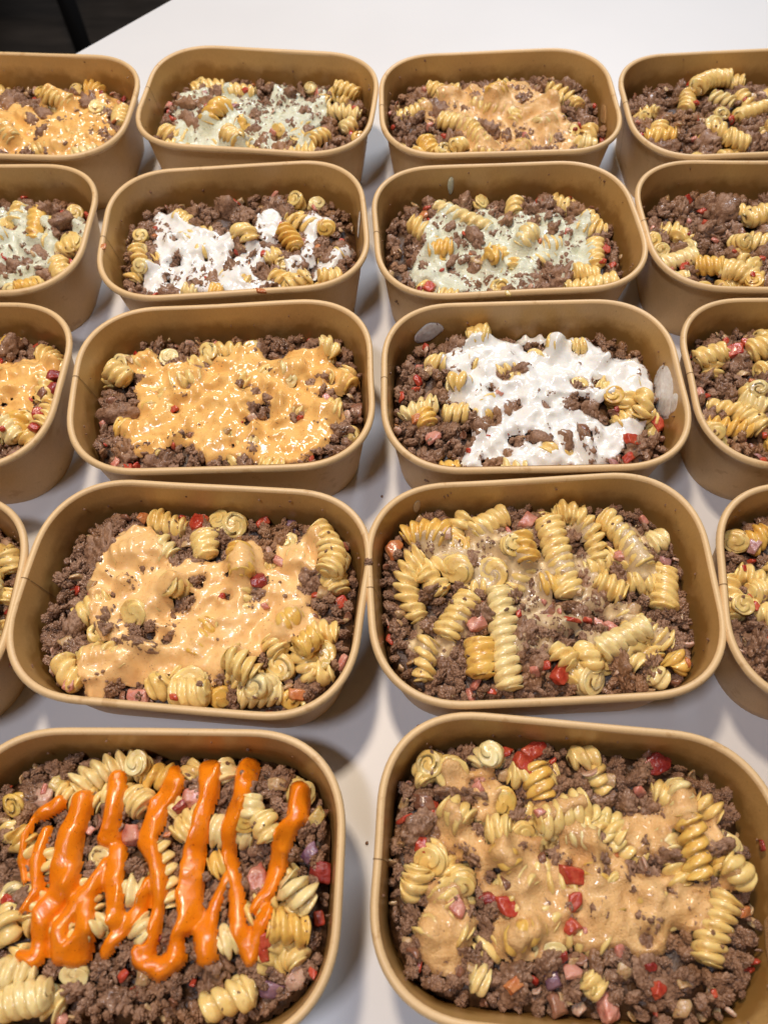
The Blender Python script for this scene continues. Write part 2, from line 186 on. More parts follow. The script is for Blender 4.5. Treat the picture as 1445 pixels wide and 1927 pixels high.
  'S': [[-76.3,29.4,-64.8,30.2,-53.3,30.9],[-38.5,31.6,-31.5,33.7,-24.5,35.9],[-47.8,-1.4,-42.5,-5.9,-37.2,-10.3],[-73.3,-20.1,-60.6,-21.9,-47.8,-23.8],[-50.3,-13.2,-45.2,-18.5,-40.2,-23.8],[-35.0,17.9,-29.9,19.0,-24.9,20.0],[-27.3,-4.4,-22.0,-8.3,-16.7,-12.2],[-19.4,15.9,-13.0,15.9,-6.6,15.9],[-40.4,-35.1,-34.3,-35.0,-28.3,-35.0]],
  'E': [[-71.6,-31.4,4.0],[-53.1,31.6,3.9],[-66.9,-35.1,3.0],[-42.5,-2.4,3.8]],
  'T': [[-45.4,33.7,5.9,'r'],[-49.9,41.3,2.6,'r'],[-39.6,38.0,3.3,'r'],[-72.4,1.5,3.8,'k'],[-60.1,-42.5,3.9,'r'],[-42.2,-29.5,2.1,'r'],[-43.0,6.6,2.1,'o'],[-45.6,-45.2,2.7,'r']],
  'O': [[-43.8,17.9,4.2,'t'],[-49.9,-36.9,2.4,'b'],[-48.1,-42.4,2.1,'p']],
  'M': [[-70.7,15.8,8.0],[-71.1,22.0,6.5],[-57.4,9.6,8.8],[-48.7,5.6,7.9],[-68.5,1.5,7.9],[-51.8,22.1,6.4],[-73.0,-14.3,6.2],[-60.5,-37.0,6.1],[-38.2,17.9,4.0],[-51.1,-42.5,6.0],[-58.6,-4.4,6.3]],
  'sauce': None,
 },
 '4LL': {
  'S': [[72.6,37.5,68.8,36.0,64.9,34.6],[74.8,23.5,71.6,27.4,68.3,31.4],[73.6,13.0,73.3,9.3,73.1,5.6],[58.9,11.9,64.0,10.3,69.1,8.7],[63.8,-9.9,67.2,-7.1,70.6,-4.4]],
  'E': [[62.7,19.3,4.7],[75.8,-10.2,3.4]],
  'T': [[72.7,1.3,1.9,'d']],
  'M': [[68.5,17.6,4.1],[67.3,-1.5,8.0],[56.5,34.8,4.2]],
  'P': [[[38.7,51.2],[62.0,48.2],[68.9,45.6],[71.3,40.4],[63.9,39.3],[42.1,36.8]]],
  'sauce': 'pinkish',
 },
 '4L': {
  'S': [[-37.3,50.4,-34.0,46.1,-16.5,41.5],[-5.2,38.4,-3.0,31.2,-0.8,23.9],[57.0,49.2,77.8,39.2,63.5,19.4],[-16.9,8.1,-20.5,1.2,-24.0,-5.7],[3.8,-28.6,5.9,-19.4,8.0,-10.2],[-50.6,-37.3,-38.5,-24.8,-29.1,-36.8],[-13.9,-53.9,-10.8,-47.8,-7.7,-41.7],[-2.6,-52.9,6.8,-52.1,16.2,-51.3],[29.2,-46.3,39.1,-44.2,48.9,-42.0],[55.3,-24.2,58.6,-19.8,62.0,-15.4],[64.1,-31.5,69.7,-32.7,75.3,-33.9],[-60.4,-35.5,-57.0,-43.8,-53.6,-52.2],[22.4,-29.7,29.3,-34.5,36.3,-39.2],[-28.6,31.7,-24.1,27.4,-19.6,23.1],[15.4,30.7,18.4,21.7,21.3,12.8],[-49.5,19.0,-43.4,22.6,-37.2,26.3],[40.9,28.2,45.7,28.6,50.5,29.0],[38.6,-17.4,42.3,-20.5,46.1,-23.6],[-13.0,-30.1,-7.9,-28.9,-2.9,-27.8],[48.6,-5.3,46.6,-9.7,44.6,-14.1]],
  'E': [[-0.5,51.0,6.5],[9.9,45.3,6.8],[-30.8,-11.4,7.4],[5.9,-41.8,7.1],[22.3,-50.1,5.8],[45.3,-31.1,6.9],[39.4,38.7,4.2],[66.1,-21.9,5.7],[36.7,-45.0,5.8],[54.0,-46.1,3.3],[-15.3,3.8,6.7],[-45.6,-21.8,5.2],[16.7,-13.7,4.7],[67.9,22.8,3.0]],
  'T': [[-10.4,45.2,5.9,'r'],[24.7,54.7,4.3,'r'],[-40.8,46.8,3.4,'o'],[58.7,9.3,2.7,'r'],[56.1,-43.0,4.5,'o'],[-22.3,-53.6,5.8,'k'],[-56.2,-52.1,3.8,'k'],[28.1,13.7,5.1,'d'],[0.3,-57.1,2.2,'r'],[37.1,26.0,3.6,'k'],[33.1,-0.2,2.4,'k'],[-19.5,48.6,1.7,'r']],
  'O': [[38.2,51.4,4.8,'v'],[62.6,10.4,4.0,'t'],[-57.8,3.1,4.1,'t'],[-61.9,-26.0,4.7,'t'],[67.6,-28.5,3.8,'y'],[-12.9,31.4,3.6,'t']],
  'M': [[-52.5,36.1,7.0],[-47.7,39.7,5.6],[-64.9,28.7,7.7],[-64.3,16.2,6.9],[-69.5,5.1,6.1],[-72.9,-7.0,8.0],[-70.9,-18.3,9.3],[-61.1,-14.7,8.0],[-53.8,-30.8,5.8],[-33.7,-51.7,6.9],[-37.9,-59.8,5.0],[21.3,45.5,7.0],[27.9,39.6,7.0],[45.9,52.4,7.1],[67.2,6.3,10.7],[61.1,1.5,8.0],[74.6,-11.6,7.8],[71.9,-21.4,6.4],[64.7,-40.7,5.0],[24.5,-41.5,3.8],[-4.9,0.2,6.7],[-13.6,2.4,4.0],[28.5,3.1,5.3],[32.5,29.0,4.1],[-22.0,-19.8,5.2],[7.1,52.4,4.3],[29.8,54.3,4.3],[54.7,18.6,4.7],[-2.7,9.3,4.1]],
  'P': [[[-54.7,27.9],[-45.9,38.2],[-35.2,41.6],[-27.9,34.9],[-23.4,27.4],[-19.1,20.8],[-15.5,17.3],[-11.0,22.2],[-5.2,21.2],[2.9,22.6],[13.5,25.8],[14.3,36.9],[22.5,38.4],[27.6,33.3],[30.9,21.2],[34.6,24.5],[34.2,35.4],[43.6,38.5],[47.0,44.4],[56.8,45.2],[58.7,35.9],[56.2,27.9],[55.9,20.2],[48.7,22.7],[50.1,12.3],[57.3,9.9],[55.4,3.9],[64.6,-5.4],[59.7,-8.6],[50.7,-19.1],[37.5,-18.9],[33.9,-28.7],[33.1,-31.5],[21.1,-29.8],[21.5,-39.1],[15.9,-43.6],[11.8,-36.0],[-1.5,-34.5],[-3.2,-38.6],[-11.1,-38.0],[-17.9,-42.5],[-25.2,-44.5],[-35.3,-45.4],[-36.1,-57.1],[-43.3,-59.0],[-47.2,-54.2],[-46.8,-46.3],[-52.5,-40.2],[-51.9,-27.9],[-48.4,-26.2],[-35.3,-30.6],[-35.4,-25.1],[-45.2,-23.2],[-52.4,-16.8],[-54.1,-5.4],[-59.3,6.0],[-57.9,13.7],[-59.4,24.4]]],
  'H': [[-30.9,-10.7,5.6],[-23.0,-18.5,4.7],[-5.6,0.2,4.5],[-3.4,9.2,3.2],[-10.3,-3.1,2.1],[28.0,6.0,3.5],[28.8,13.4,3.2],[11.9,15.8,1.4],[-44.4,-0.5,2.2],[-49.8,-3.6,1.2],[-11.6,-21.7,2.6],[8.9,-14.4,2.1],[25.0,-0.1,1.9],[-1.3,12.4,1.6],[13.5,3.3,1.3]],
  'sauce': 'orange',
 },
 '4R': {
  'S': [[-70.4,38.7,-55.6,43.6,-43.3,34.8],[-57.3,24.0,-89.5,14.8,-59.5,-8.9],[-11.6,52.8,-20.7,44.7,-29.8,36.6],[-34.8,0.6,-42.0,-9.6,-49.2,-19.8],[-19.0,2.1,-19.7,-22.3,-20.3,-46.8],[-31.6,-22.9,-32.5,-32.1,-33.5,-41.3],[11.9,41.2,12.3,23.5,16.2,-0.5],[16.9,46.1,37.0,46.9,32.1,17.7],[40.7,43.2,48.9,32.7,54.9,11.7],[62.4,26.8,71.1,29.3,79.7,31.8],[-6.8,31.2,-4.9,23.0,-3.1,14.7],[67.1,11.1,64.7,0.3,62.4,-10.5],[47.1,5.0,53.0,4.3,59.0,3.6],[31.5,5.8,36.7,1.2,41.9,-3.3],[25.3,-32.9,34.6,-26.6,49.5,-21.8],[59.8,-34.6,63.8,-40.8,67.8,-47.0],[3.7,-31.1,7.2,-34.9,10.8,-38.6],[-58.0,13.5,-52.3,8.1,-46.7,2.7],[17.5,-30.4,19.5,-34.7,21.5,-39.1],[49.1,-43.3,52.8,-44.9,56.5,-46.4],[2.2,6.5,6.5,6.3,10.8,6.1]],
  'E': [[-40.8,13.4,8.9],[-22.9,11.7,8.3],[45.3,-35.3,6.7],[22.5,-48.9,8.0],[-37.9,29.5,5.8],[-10.0,23.2,5.8],[28.2,-39.4,4.0]],
  'T': [[-71.4,32.6,5.6,'o'],[5.1,-42.5,6.2,'r'],[-32.5,-14.7,5.8,'k'],[-0.2,41.9,5.6,'k'],[34.0,-19.5,4.1,'k'],[43.4,18.0,3.7,'k'],[-11.5,-11.3,1.9,'r'],[66.1,-39.9,1.6,'o'],[28.3,-16.3,3.0,'k']],
  'O': [[5.6,-9.1,4.7,'b'],[68.8,15.8,3.7,'p'],[-44.0,34.8,3.5,'k2'],[19.7,-0.6,2.8,'t'],[44.7,-11.1,5.0,'t']],
  'M': [[-43.3,43.3,7.4],[-35.4,48.0,6.0],[5.3,49.3,8.2],[-12.0,43.3,5.2],[-20.9,30.3,8.0],[-27.6,22.4,6.5],[-52.0,27.0,6.6],[-68.8,-11.4,7.0],[-72.2,-23.0,7.5],[-60.1,-26.5,8.2],[-49.9,-35.6,8.1],[-63.7,-40.5,8.0],[-44.0,-45.6,6.7],[-51.9,-26.9,6.8],[-7.1,-20.4,6.2],[-6.3,-34.9,8.1],[-4.1,-47.6,8.0],[7.4,-50.9,6.6],[23.1,-5.4,7.0],[28.3,8.3,5.0],[46.8,45.4,5.2],[59.9,36.2,5.2],[39.0,27.2,5.8],[43.8,-8.0,7.0],[59.1,-22.3,7.5],[63.1,-16.5,6.2],[71.1,-30.2,4.8],[35.7,-42.6,7.4],[37.1,-49.6,6.6],[49.7,-53.0,5.3],[-16.4,-49.7,5.3],[-31.0,-49.0,6.6],[-42.4,2.5,2.8],[-1.1,-26.6,5.5],[14.2,-17.1,6.2],[-7.5,8.6,4.3]],
  'P': [[[-63.0,37.5],[-49.6,39.3],[-38.1,34.5],[-31.6,25.9],[-32.4,17.8],[-40.9,19.9],[-48.1,20.2],[-54.9,27.1]],[[-70.7,-20.2],[-62.1,-16.2],[-52.8,-21.1],[-54.7,-28.2],[-64.4,-29.2]],[[-6.7,3.8],[4.2,0.1],[12.9,-8.0],[16.1,-14.2],[11.7,-24.3],[1.3,-19.4],[-6.7,-17.5],[-13.9,-8.1]],[[16.2,4.2],[27.5,3.6],[31.8,-4.3],[34.1,-7.5],[50.0,-5.3],[51.3,-12.9],[43.2,-18.5],[32.7,-15.0],[26.6,-10.2],[17.3,-6.7]],[[51.2,-20.4],[63.9,-19.5],[61.6,-29.7],[52.8,-32.1],[49.9,-26.2]],[[-36.0,41.2],[-21.1,42.1],[-20.5,33.6],[-31.0,32.5]],[[16.5,-20.1],[27.5,-20.7],[27.1,-30.9],[17.5,-30.4]],[[-19.3,18.8],[-8.3,13.4],[2.7,9.6],[1.6,1.8],[-12.6,2.6]],[[-32.0,14.6],[-26.5,19.1],[-13.9,15.3],[-15.7,5.8],[-25.2,4.0],[-31.9,8.2]]],
  'sauce': 'cream',
 },
 '4RR': {
  'S': [[-62.2,31.3,-56.8,36.5,-51.4,41.7],[-76.6,12.6,-76.2,1.0,-75.9,-10.5],[-69.0,17.2,-62.5,13.4,-56.0,9.5],[-64.6,2.6,-60.4,5.3,-56.2,8.0],[-46.5,26.3,-39.9,23.6,-33.3,20.9],[-48.1,34.4,-42.1,36.6,-36.0,38.7]],
  'E': [[-69.3,31.9,6.7],[-72.1,-7.2,4.2]],
  'T': [[-65.0,-5.4,2.8,'r'],[-67.0,16.3,2.0,'r'],[-69.0,-2.4,1.7,'r']],
  'O': [[-59.8,30.5,4.9,'p']],
  'M': [[-70.2,41.9,5.1],[-67.3,-12.8,8.2],[-67.2,-21.6,8.1],[-64.3,-30.1,6.7],[-56.7,-23.7,10.8],[-66.7,2.4,4.2],[-66.5,-35.9,6.7]],
  'sauce': None,
 },
 '5L': {
  'S': [[-36.4,37.5,-26.7,52.5,-8.5,50.1],[-8.6,43.1,-1.4,43.1,5.8,43.2],[11.9,42.7,15.0,46.9,18.1,51.0],[28.0,49.4,29.9,45.6,31.8,41.8],[27.3,19.8,36.6,19.3,45.9,18.9],[60.7,-0.5,70.4,-6.8,80.7,-7.9],[56.4,-16.6,68.3,-19.2,80.3,-21.7],[32.4,-46.1,38.2,-43.3,51.4,-40.4],[-49.7,-46.4,-39.5,-44.4,-29.3,-42.5],[-52.2,-36.3,-45.7,-35.3,-39.2,-34.3],[-38.0,-43.9,-32.1,-45.5,-26.2,-47.0],[29.1,4.3,31.2,5.9,33.3,7.5],[50.0,25.0,51.6,20.1,53.2,15.2],[-7.2,-3.4,-3.0,-4.9,1.2,-6.4],[0.7,-17.4,3.3,-19.3,5.8,-21.2],[-18.8,-19.6,-15.7,-18.1,-12.7,-16.6],[-52.9,12.8,-55.4,16.1,-57.9,19.3],[-53.6,-22.0,-52.9,-18.1,-52.2,-14.1],[43.6,31.6,44.5,28.3,45.4,24.9],[7.6,26.7,10.2,29.0,12.9,31.3],[35.8,-24.7,38.3,-22.7,40.8,-20.8]],
  'E': [[43.9,21.6,5.1],[70.9,37.6,6.2],[-9.9,47.2,4.4],[-55.0,-7.1,5.0],[-20.4,6.8,5.5],[-65.0,29.2,2.4],[-55.5,-23.0,5.5],[48.3,-41.4,4.9],[-23.0,-36.8,4.3]],
  'T': [[16.1,33.6,5.0,'k'],[-8.5,17.7,5.3,'k'],[48.8,0.4,5.6,'k'],[75.1,4.3,5.9,'d'],[-55.5,-9.6,2.9,'r'],[54.1,-22.5,3.7,'r'],[53.5,-27.3,3.2,'r'],[10.3,-22.1,2.2,'d'],[-2.7,-35.6,2.4,'r'],[73.9,-34.1,2.1,'r'],[7.7,17.9,1.9,'o'],[12.0,29.0,3.1,'d']],
  'O': [[-50.8,34.5,6.2,'k2'],[67.0,-35.6,6.8,'k2'],[56.9,-40.3,5.1,'v'],[70.1,11.1,4.6,'v'],[52.3,40.3,5.2,'t'],[-45.9,39.5,4.3,'y'],[71.6,25.2,4.7,'y'],[6.0,-36.4,4.3,'t']],
  'M': [[-63.4,37.2,8.4],[-55.5,29.3,7.1],[-48.1,44.4,3.6],[-63.1,21.4,5.9],[-6.6,34.4,5.9],[-9.4,29.9,4.7],[14.1,22.4,7.0],[10.4,7.2,5.7],[-25.6,21.9,3.5],[48.4,44.3,3.6],[53.1,30.6,5.9],[49.4,11.9,5.7],[66.7,20.8,5.8],[75.1,14.4,5.7],[61.8,-8.6,4.4],[-31.3,-33.2,6.5],[-18.8,-41.4,8.5],[-5.9,-42.1,8.5],[9.2,-42.8,8.5],[-21.6,-48.7,8.4],[3.7,-48.3,8.4],[17.8,-36.3,6.4],[-6.4,-27.2,3.3],[70.8,-28.0,6.5],[61.0,-26.3,4.3],[38.5,-29.4,5.4],[74.8,-40.1,6.4],[61.5,-47.5,5.2],[-58.3,6.4,6.9],[-5.7,8.1,4.6],[27.4,-0.9,4.5],[20.6,-9.2,3.3]],
  'D': [[[-51.1,25.5,1.5],[-53.6,16.1,2.1],[-53.5,6.4,2.0],[-50.3,-0.9,1.5]],[[-42.0,30.1,3.8],[-47.7,26.1,3.5]],[[-44.8,18.4,2.6],[-46.8,6.5,3.0],[-43.3,-3.9,2.6],[-46.4,-12.5,1.7]],[[-31.5,30.7,5.0],[-33.7,18.5,5.7],[-34.0,6.7,6.4],[-33.2,-3.7,6.2],[-38.8,-13.9,4.7],[-38.8,-23.8,3.4],[-38.4,-30.5,2.9],[-44.7,-29.1,1.9]],[[-17.7,39.8,4.6],[-16.5,29.8,4.3],[-17.6,16.5,4.9]],[[-13.2,11.2,3.8],[-11.9,-2.5,4.5],[-8.4,-15.5,4.2]],[[-16.8,5.8,2.9],[-20.7,-3.6,3.9],[-26.3,-9.8,3.7],[-30.2,-17.8,4.2],[-29.8,-27.5,4.9],[-22.5,-28.3,4.9],[-20.2,-20.6,4.4],[-21.9,-3.6,3.2]],[[6.7,45.6,2.5],[7.6,39.4,5.0],[2.4,30.0,5.0],[-0.6,15.6,4.9],[4.7,7.1,3.4],[8.3,-1.2,3.2],[8.4,-9.3,3.1],[8.1,-22.2,2.5],[6.7,-27.0,3.0],[2.4,-27.5,3.3]],[[2.6,-1.2,2.5],[0.9,-11.4,2.9],[-6.5,-20.4,3.1],[-11.3,-27.2,3.3]],[[22.7,47.5,4.8],[23.5,35.9,4.5],[22.3,20.3,4.1],[19.6,11.6,4.6],[20.3,-5.1,5.7],[22.4,-14.1,5.3],[17.8,-21.1,2.7],[18.0,-29.7,4.3],[12.1,-34.0,3.9],[3.3,-29.9,3.8]],[[40.2,47.7,5.2],[38.6,33.8,4.6],[35.8,18.2,3.8],[35.6,9.6,3.0],[39.7,-1.8,3.0],[42.8,-16.8,3.4],[48.2,-29.3,3.2]],[[64.6,38.1,4.6],[64.0,26.3,4.3],[59.1,16.3,3.7],[56.8,6.2,4.3],[54.3,-4.7,3.6],[48.7,-11.3,2.0]],[[35.3,1.2,1.9],[31.5,-11.0,3.2],[28.7,-19.9,4.6],[30.3,-28.6,4.8]],[[54.3,-11.2,2.2],[51.1,-18.7,3.0],[48.2,-29.3,2.9]]],
  'sauce': 'drizzle',
 },
 '5R': {
  'S': [[-70.4,42.4,-67.7,37.5,-65.0,32.6],[-41.6,41.4,-39.4,45.8,-37.2,50.2],[-16.3,43.5,-14.9,36.9,-13.6,30.4],[0.1,48.6,5.6,49.1,11.1,49.5],[-37.8,13.9,-33.1,13.7,-28.4,13.5],[-15.9,16.9,-4.9,22.2,5.1,28.9],[47.8,41.6,48.3,33.6,48.8,25.7],[48.8,25.7,50.0,13.6,51.2,1.5],[64.7,-5.2,56.3,-15.8,52.5,-29.5],[-79.0,-13.6,-67.4,-14.9,-66.3,-3.5],[-62.8,-31.7,-55.7,-18.4,-45.1,-30.2],[-1.6,15.7,3.9,14.4,9.5,13.0],[-33.9,7.2,-30.2,3.5,-26.5,-0.3],[-26.5,0.9,-22.8,-3.4,-19.2,-7.6],[43.2,6.5,44.0,2.1,44.8,-2.4],[-57.9,-10.7,-54.1,-13.7,-50.4,-16.7],[40.8,20.3,41.6,15.7,42.4,11.0],[7.8,3.6,9.4,-0.7,11.0,-5.1],[27.8,-4.9,31.8,-7.3,35.8,-9.7],[62.7,8.1,66.6,5.6,70.5,3.1],[9.2,-43.1,7.0,-41.3,4.8,-39.5],[-42.4,-42.4,-38.9,-43.1,-35.5,-43.8],[-16.9,-22.6,-21.6,-25.7,-26.3,-28.7],[-55.8,23.4,-51.2,19.5,-46.6,15.6],[55.8,33.5,60.6,31.5,65.3,29.4]],
  'E': [[-67.0,40.7,6.0],[-37.7,45.0,5.5],[-30.4,25.4,6.3],[-62.1,-1.5,6.9],[-53.1,36.0,7.2],[-41.7,19.6,5.8],[-10.0,-32.6,5.8],[64.0,3.7,5.8],[-9.2,9.2,4.9],[18.3,-4.5,4.8],[-21.5,12.9,4.5],[68.5,15.5,3.0],[21.0,-17.4,4.7],[41.1,-15.8,4.3],[-48.2,-9.9,4.8]],
  'T': [[-15.5,50.9,6.0,'r'],[-21.5,43.4,5.5,'r'],[-29.3,48.0,3.1,'r'],[-0.9,-1.8,5.3,'r'],[-28.2,-16.2,5.3,'r'],[-36.0,-13.6,3.6,'d'],[-49.2,-17.2,4.6,'k'],[-0.0,-11.8,4.1,'r'],[-1.5,-21.6,4.0,'r'],[-65.6,5.6,3.2,'r'],[41.6,51.3,6.5,'d'],[32.5,-41.2,3.4,'r'],[29.7,-33.4,2.8,'d'],[12.8,-48.8,5.4,'k'],[-42.0,30.7,3.1,'k'],[-15.2,21.8,2.5,'k'],[70.6,-9.6,3.3,'o'],[-25.7,-44.5,4.1,'o'],[-6.0,-33.1,2.6,'d'],[18.4,8.5,2.0,'o'],[-7.8,46.1,2.1,'r'],[54.6,-40.4,1.8,'r'],[4.3,-22.0,2.1,'k']],
  'O': [[-65.3,23.2,5.9,'b'],[-10.2,-40.7,4.6,'v'],[-7.5,-48.5,5.7,'b'],[19.8,-36.2,3.5,'t'],[6.3,-43.4,2.3,'y'],[-28.9,-6.1,3.6,'b'],[17.0,39.1,3.8,'t'],[-13.0,3.1,3.2,'b']],
  'M': [[25.6,52.6,9.1],[35.7,49.5,9.1],[29.9,40.2,9.0],[37.0,34.5,5.7],[-60.7,45.7,5.2],[-71.9,34.5,5.2],[-71.3,25.8,7.7],[-62.3,25.3,6.4],[-76.9,15.6,5.0],[-76.2,6.1,5.6],[-74.4,-1.9,4.9],[-5.7,52.7,6.6],[-0.9,39.0,5.1],[7.0,43.4,5.8],[-71.8,-21.8,6.0],[-71.2,-29.2,5.9],[-66.0,-37.2,7.0],[-66.7,-43.4,5.8],[-51.4,-49.1,6.9],[-52.8,-43.2,5.8],[-42.3,-47.4,5.2],[41.6,-35.5,10.3],[46.8,-40.0,8.0],[29.4,-45.4,6.8],[21.7,-42.1,6.8],[-0.8,-35.9,6.9],[7.3,-33.2,5.8],[23.5,-31.9,5.8],[-21.7,-42.7,5.7],[-18.3,-48.4,5.7],[58.2,-29.0,4.6],[56.3,-35.2,4.6],[70.2,28.6,4.0],[46.1,-24.8,5.8],[61.0,24.3,3.7],[-42.6,-37.3,5.8],[-35.7,-32.6,3.5],[-41.3,5.4,6.2],[15.5,11.2,4.9],[38.7,10.7,4.9],[-2.0,2.8,3.1],[29.8,5.4,3.7]],
  'P': [[[-55.8,24.6],[-49.4,23.9],[-46.6,16.8],[-40.2,11.4],[-36.4,7.0],[-31.5,12.1],[-26.5,14.8],[-21.5,14.1],[-16.6,12.1],[-9.1,12.7],[-11.7,7.8],[-6.7,9.4],[-5.3,16.6],[1.0,19.5],[10.9,17.9],[11.9,12.1],[22.6,7.1],[23.4,0.4],[31.9,1.1],[40.4,1.7],[48.4,-2.1],[57.1,0.9],[56.1,-8.1],[51.3,-19.2],[40.8,-19.0],[36.5,-28.7],[24.8,-30.7],[19.2,-27.0],[11.0,-29.8],[1.7,-28.5],[-2.9,-26.8],[-5.4,-34.2],[-10.1,-37.7],[-17.0,-35.2],[-26.3,-36.0],[-33.3,-34.5],[-35.8,-26.3],[-31.1,-19.5],[-40.8,-13.8],[-39.8,-4.8],[-42.4,-0.4],[-53.6,3.3],[-58.8,7.5],[-59.2,14.6]],[[21.2,23.5],[28.9,26.5],[40.2,27.4],[43.7,38.8],[55.2,39.7],[55.3,28.6],[53.4,22.5],[42.1,20.4],[41.2,10.9],[27.6,8.7],[21.8,14.0]],[[-62.8,-11.1],[-56.9,-6.2],[-48.3,-7.7],[-44.4,-16.3],[-39.4,-22.3],[-45.0,-34.4],[-49.3,-44.0],[-58.6,-42.7],[-63.6,-37.0],[-65.3,-28.7],[-61.2,-17.6]],[[-60.3,38.0],[-56.6,42.8],[-50.1,43.3],[-46.1,39.2],[-34.4,39.5],[-34.4,36.3],[-44.6,34.8],[-45.8,31.6],[-50.9,28.4],[-57.3,29.4]],[[-17.7,20.3],[-16.4,25.3],[-6.2,29.8],[6.6,33.3],[7.5,26.0],[-3.9,21.5],[-11.5,16.1]],[[60.6,31.5],[65.3,29.4],[65.1,17.5],[59.3,10.1],[55.3,17.9]],[[58.7,4.4],[63.9,8.2],[69.0,5.2],[67.5,-1.6],[61.4,-3.2]],[[-44.6,32.9],[-34.4,36.3],[-29.2,31.7],[-36.6,16.4],[-42.9,18.3]]],
  'H': [[-0.9,-1.6,3.6],[-28.2,-16.2,3.8],[-10.5,6.8,2.7],[-36.0,-15.6,2.6],[0.6,-12.0,2.2],[-1.5,-21.4,2.8],[-49.2,-17.2,2.6],[-10.0,-32.6,3.0],[14.9,-0.3,1.9],[-26.3,-33.9,1.4],[12.8,6.3,1.7],[38.7,-4.0,1.7],[-33.8,-4.3,3.2],[28.8,-23.1,1.9],[-21.6,-23.0,1.7],[16.7,-30.4,1.6],[-17.0,-30.0,1.4]],
  'sauce': 'mixed',
 },
 '5RR': {
  'sauce': None,
 },
}

# ---------------------------------------------------------------- helpers
rng = np.random.default_rng(11)
random.seed(5)

def mesh_obj(name, verts, faces, mat=None, parent=None, smooth=True, mats=None):
    me = bpy.data.meshes.new(name)
    verts = np.asarray(verts, dtype=np.float32)
    if isinstance(faces, np.ndarray):
        n, k = faces.shape
        me.vertices.add(len(verts)); me.vertices.foreach_set('co', verts.ravel())
        me.loops.add(n * k); me.loops.foreach_set('vertex_index', faces.astype(np.int32).ravel())
        me.polygons.add(n)
        me.polygons.foreach_set('loop_start', (np.arange(n) * k).astype(np.int32))
        me.polygons.foreach_set('loop_total', np.full(n, k, dtype=np.int32))
        me.update(calc_edges=True)
        me.validate()
    else:
        me.from_pydata([tuple(map(float, v)) for v in verts], [], faces)
        me.update()
    if smooth:
        me.polygons.foreach_set('use_smooth', np.ones(len(me.polygons), dtype=bool))
    for m in ([mat] if mat else []) + (mats or []):
        me.materials.append(m)
    o = bpy.data.objects.new(name, me)
    COL.objects.link(o)
    if parent: o.parent = parent
    return o

def tag(o, label=None, cat=None, group=None, kind=None):
    if label: o['label'] = label
    if cat: o['category'] = cat
    if group: o['group'] = group
    if kind: o['kind'] = kind
    return o

def empty(name, loc, rz=0):
    o = bpy.data.objects.new(name, None); COL.objects.link(o)
    o.location = loc; o.rotation_euler = (0, 0, rz); o.empty_display_size = 0.02
    return o

def noise2(x, y, cell, seed=0):
    """smooth value noise in [-1, 1] on arrays"""
    r = np.random.default_rng(seed).uniform(-1, 1, (64, 64))
    u, v = x / cell, y / cell
    i, j = np.floor(u).astype(int), np.floor(v).astype(int)
    f, g = u - i, v - j
    f = f * f * (3 - 2 * f); g = g * g * (3 - 2 * g)
    a, b, c, d = r[i % 64, j % 64], r[(i + 1) % 64, j % 64], r[i % 64, (j + 1) % 64], r[(i + 1) % 64, (j + 1) % 64]
    return (a * (1 - f) + b * f) * (1 - g) + (c * (1 - f) + d * f) * g

def noise3(P, cell, seed=0, n=10):
    r = np.random.default_rng(seed)
    K = r.normal(size=(n, 3)); K *= (2 * math.pi / cell) * r.uniform(.6, 1.5, n)[:, None] / np.linalg.norm(K, axis=1)[:, None]
    return np.sin(P @ K.T + r.uniform(0, 6.28, n)).sum(1) / math.sqrt(n) * .9

def blur(A, s):
    n = int(max(1, math.ceil(2.6 * s)))
    k = np.exp(-.5 * (np.arange(-n, n + 1) / s) ** 2); k /= k.sum()
    P = np.pad(A, n, mode='edge')
    B = sum(k[i] * P[i:i + A.shape[0], :] for i in range(2 * n + 1))
    return sum(k[i] * B[:, i:i + A.shape[1]] for i in range(2 * n + 1))

def neigh(A, fn, r=1):
    P = np.pad(A, r, mode='edge'); out = A
    for i in range(2 * r + 1):
        for j in range(2 * r + 1):
            out = fn(out, P[i:i + A.shape[0], j:j + A.shape[1]])
    return out

# ---------------------------------------------------------------- materials
def new_mat(name):
    m = bpy.data.materials.new(name); m.use_nodes = True
    nt = m.node_tree; b = nt.nodes['Principled BSDF']
    return m, nt, b
def N(nt, t, **kw):
    n = nt.nodes.new(t)
    for k, v in kw.items(): setattr(n, k, v)
    return n
def ramp(nt, stops, src, interp='LINEAR'):
    r = N(nt, 'ShaderNodeValToRGB'); cr = r.color_ramp; cr.interpolation = interp
    while len(cr.elements) < len(stops): cr.elements.new(.5)
    for e, (p, c) in zip(cr.elements, stops):
        e.position = p; e.color = (*c, 1) if len(c) == 3 else c
    nt.links.new(src, r.inputs[0]); return r
def tex_noise(nt, scale, detail=3, rough=.55, vec=None):
    n = N(nt, 'ShaderNodeTexNoise'); n.inputs['Scale'].default_value = scale
    n.inputs['Detail'].default_value = detail; n.inputs['Roughness'].default_value = rough
    if vec is not None: nt.links.new(vec, n.inputs['Vector'])
    return n
def mix(nt, fac, a, b, mode='MIX'):
    m = N(nt, 'ShaderNodeMix'); m.data_type = 'RGBA'; m.blend_type = mode
    for s, v in ((0, fac), (6, a), (7, b)):
        if hasattr(v, 'default_value') or hasattr(v, 'is_linked'): nt.links.new(v, m.inputs[s])
        elif s == 0: m.inputs[0].default_value = v
        else: m.inputs[s].default_value = (*v, 1)
    return m.outputs[2]
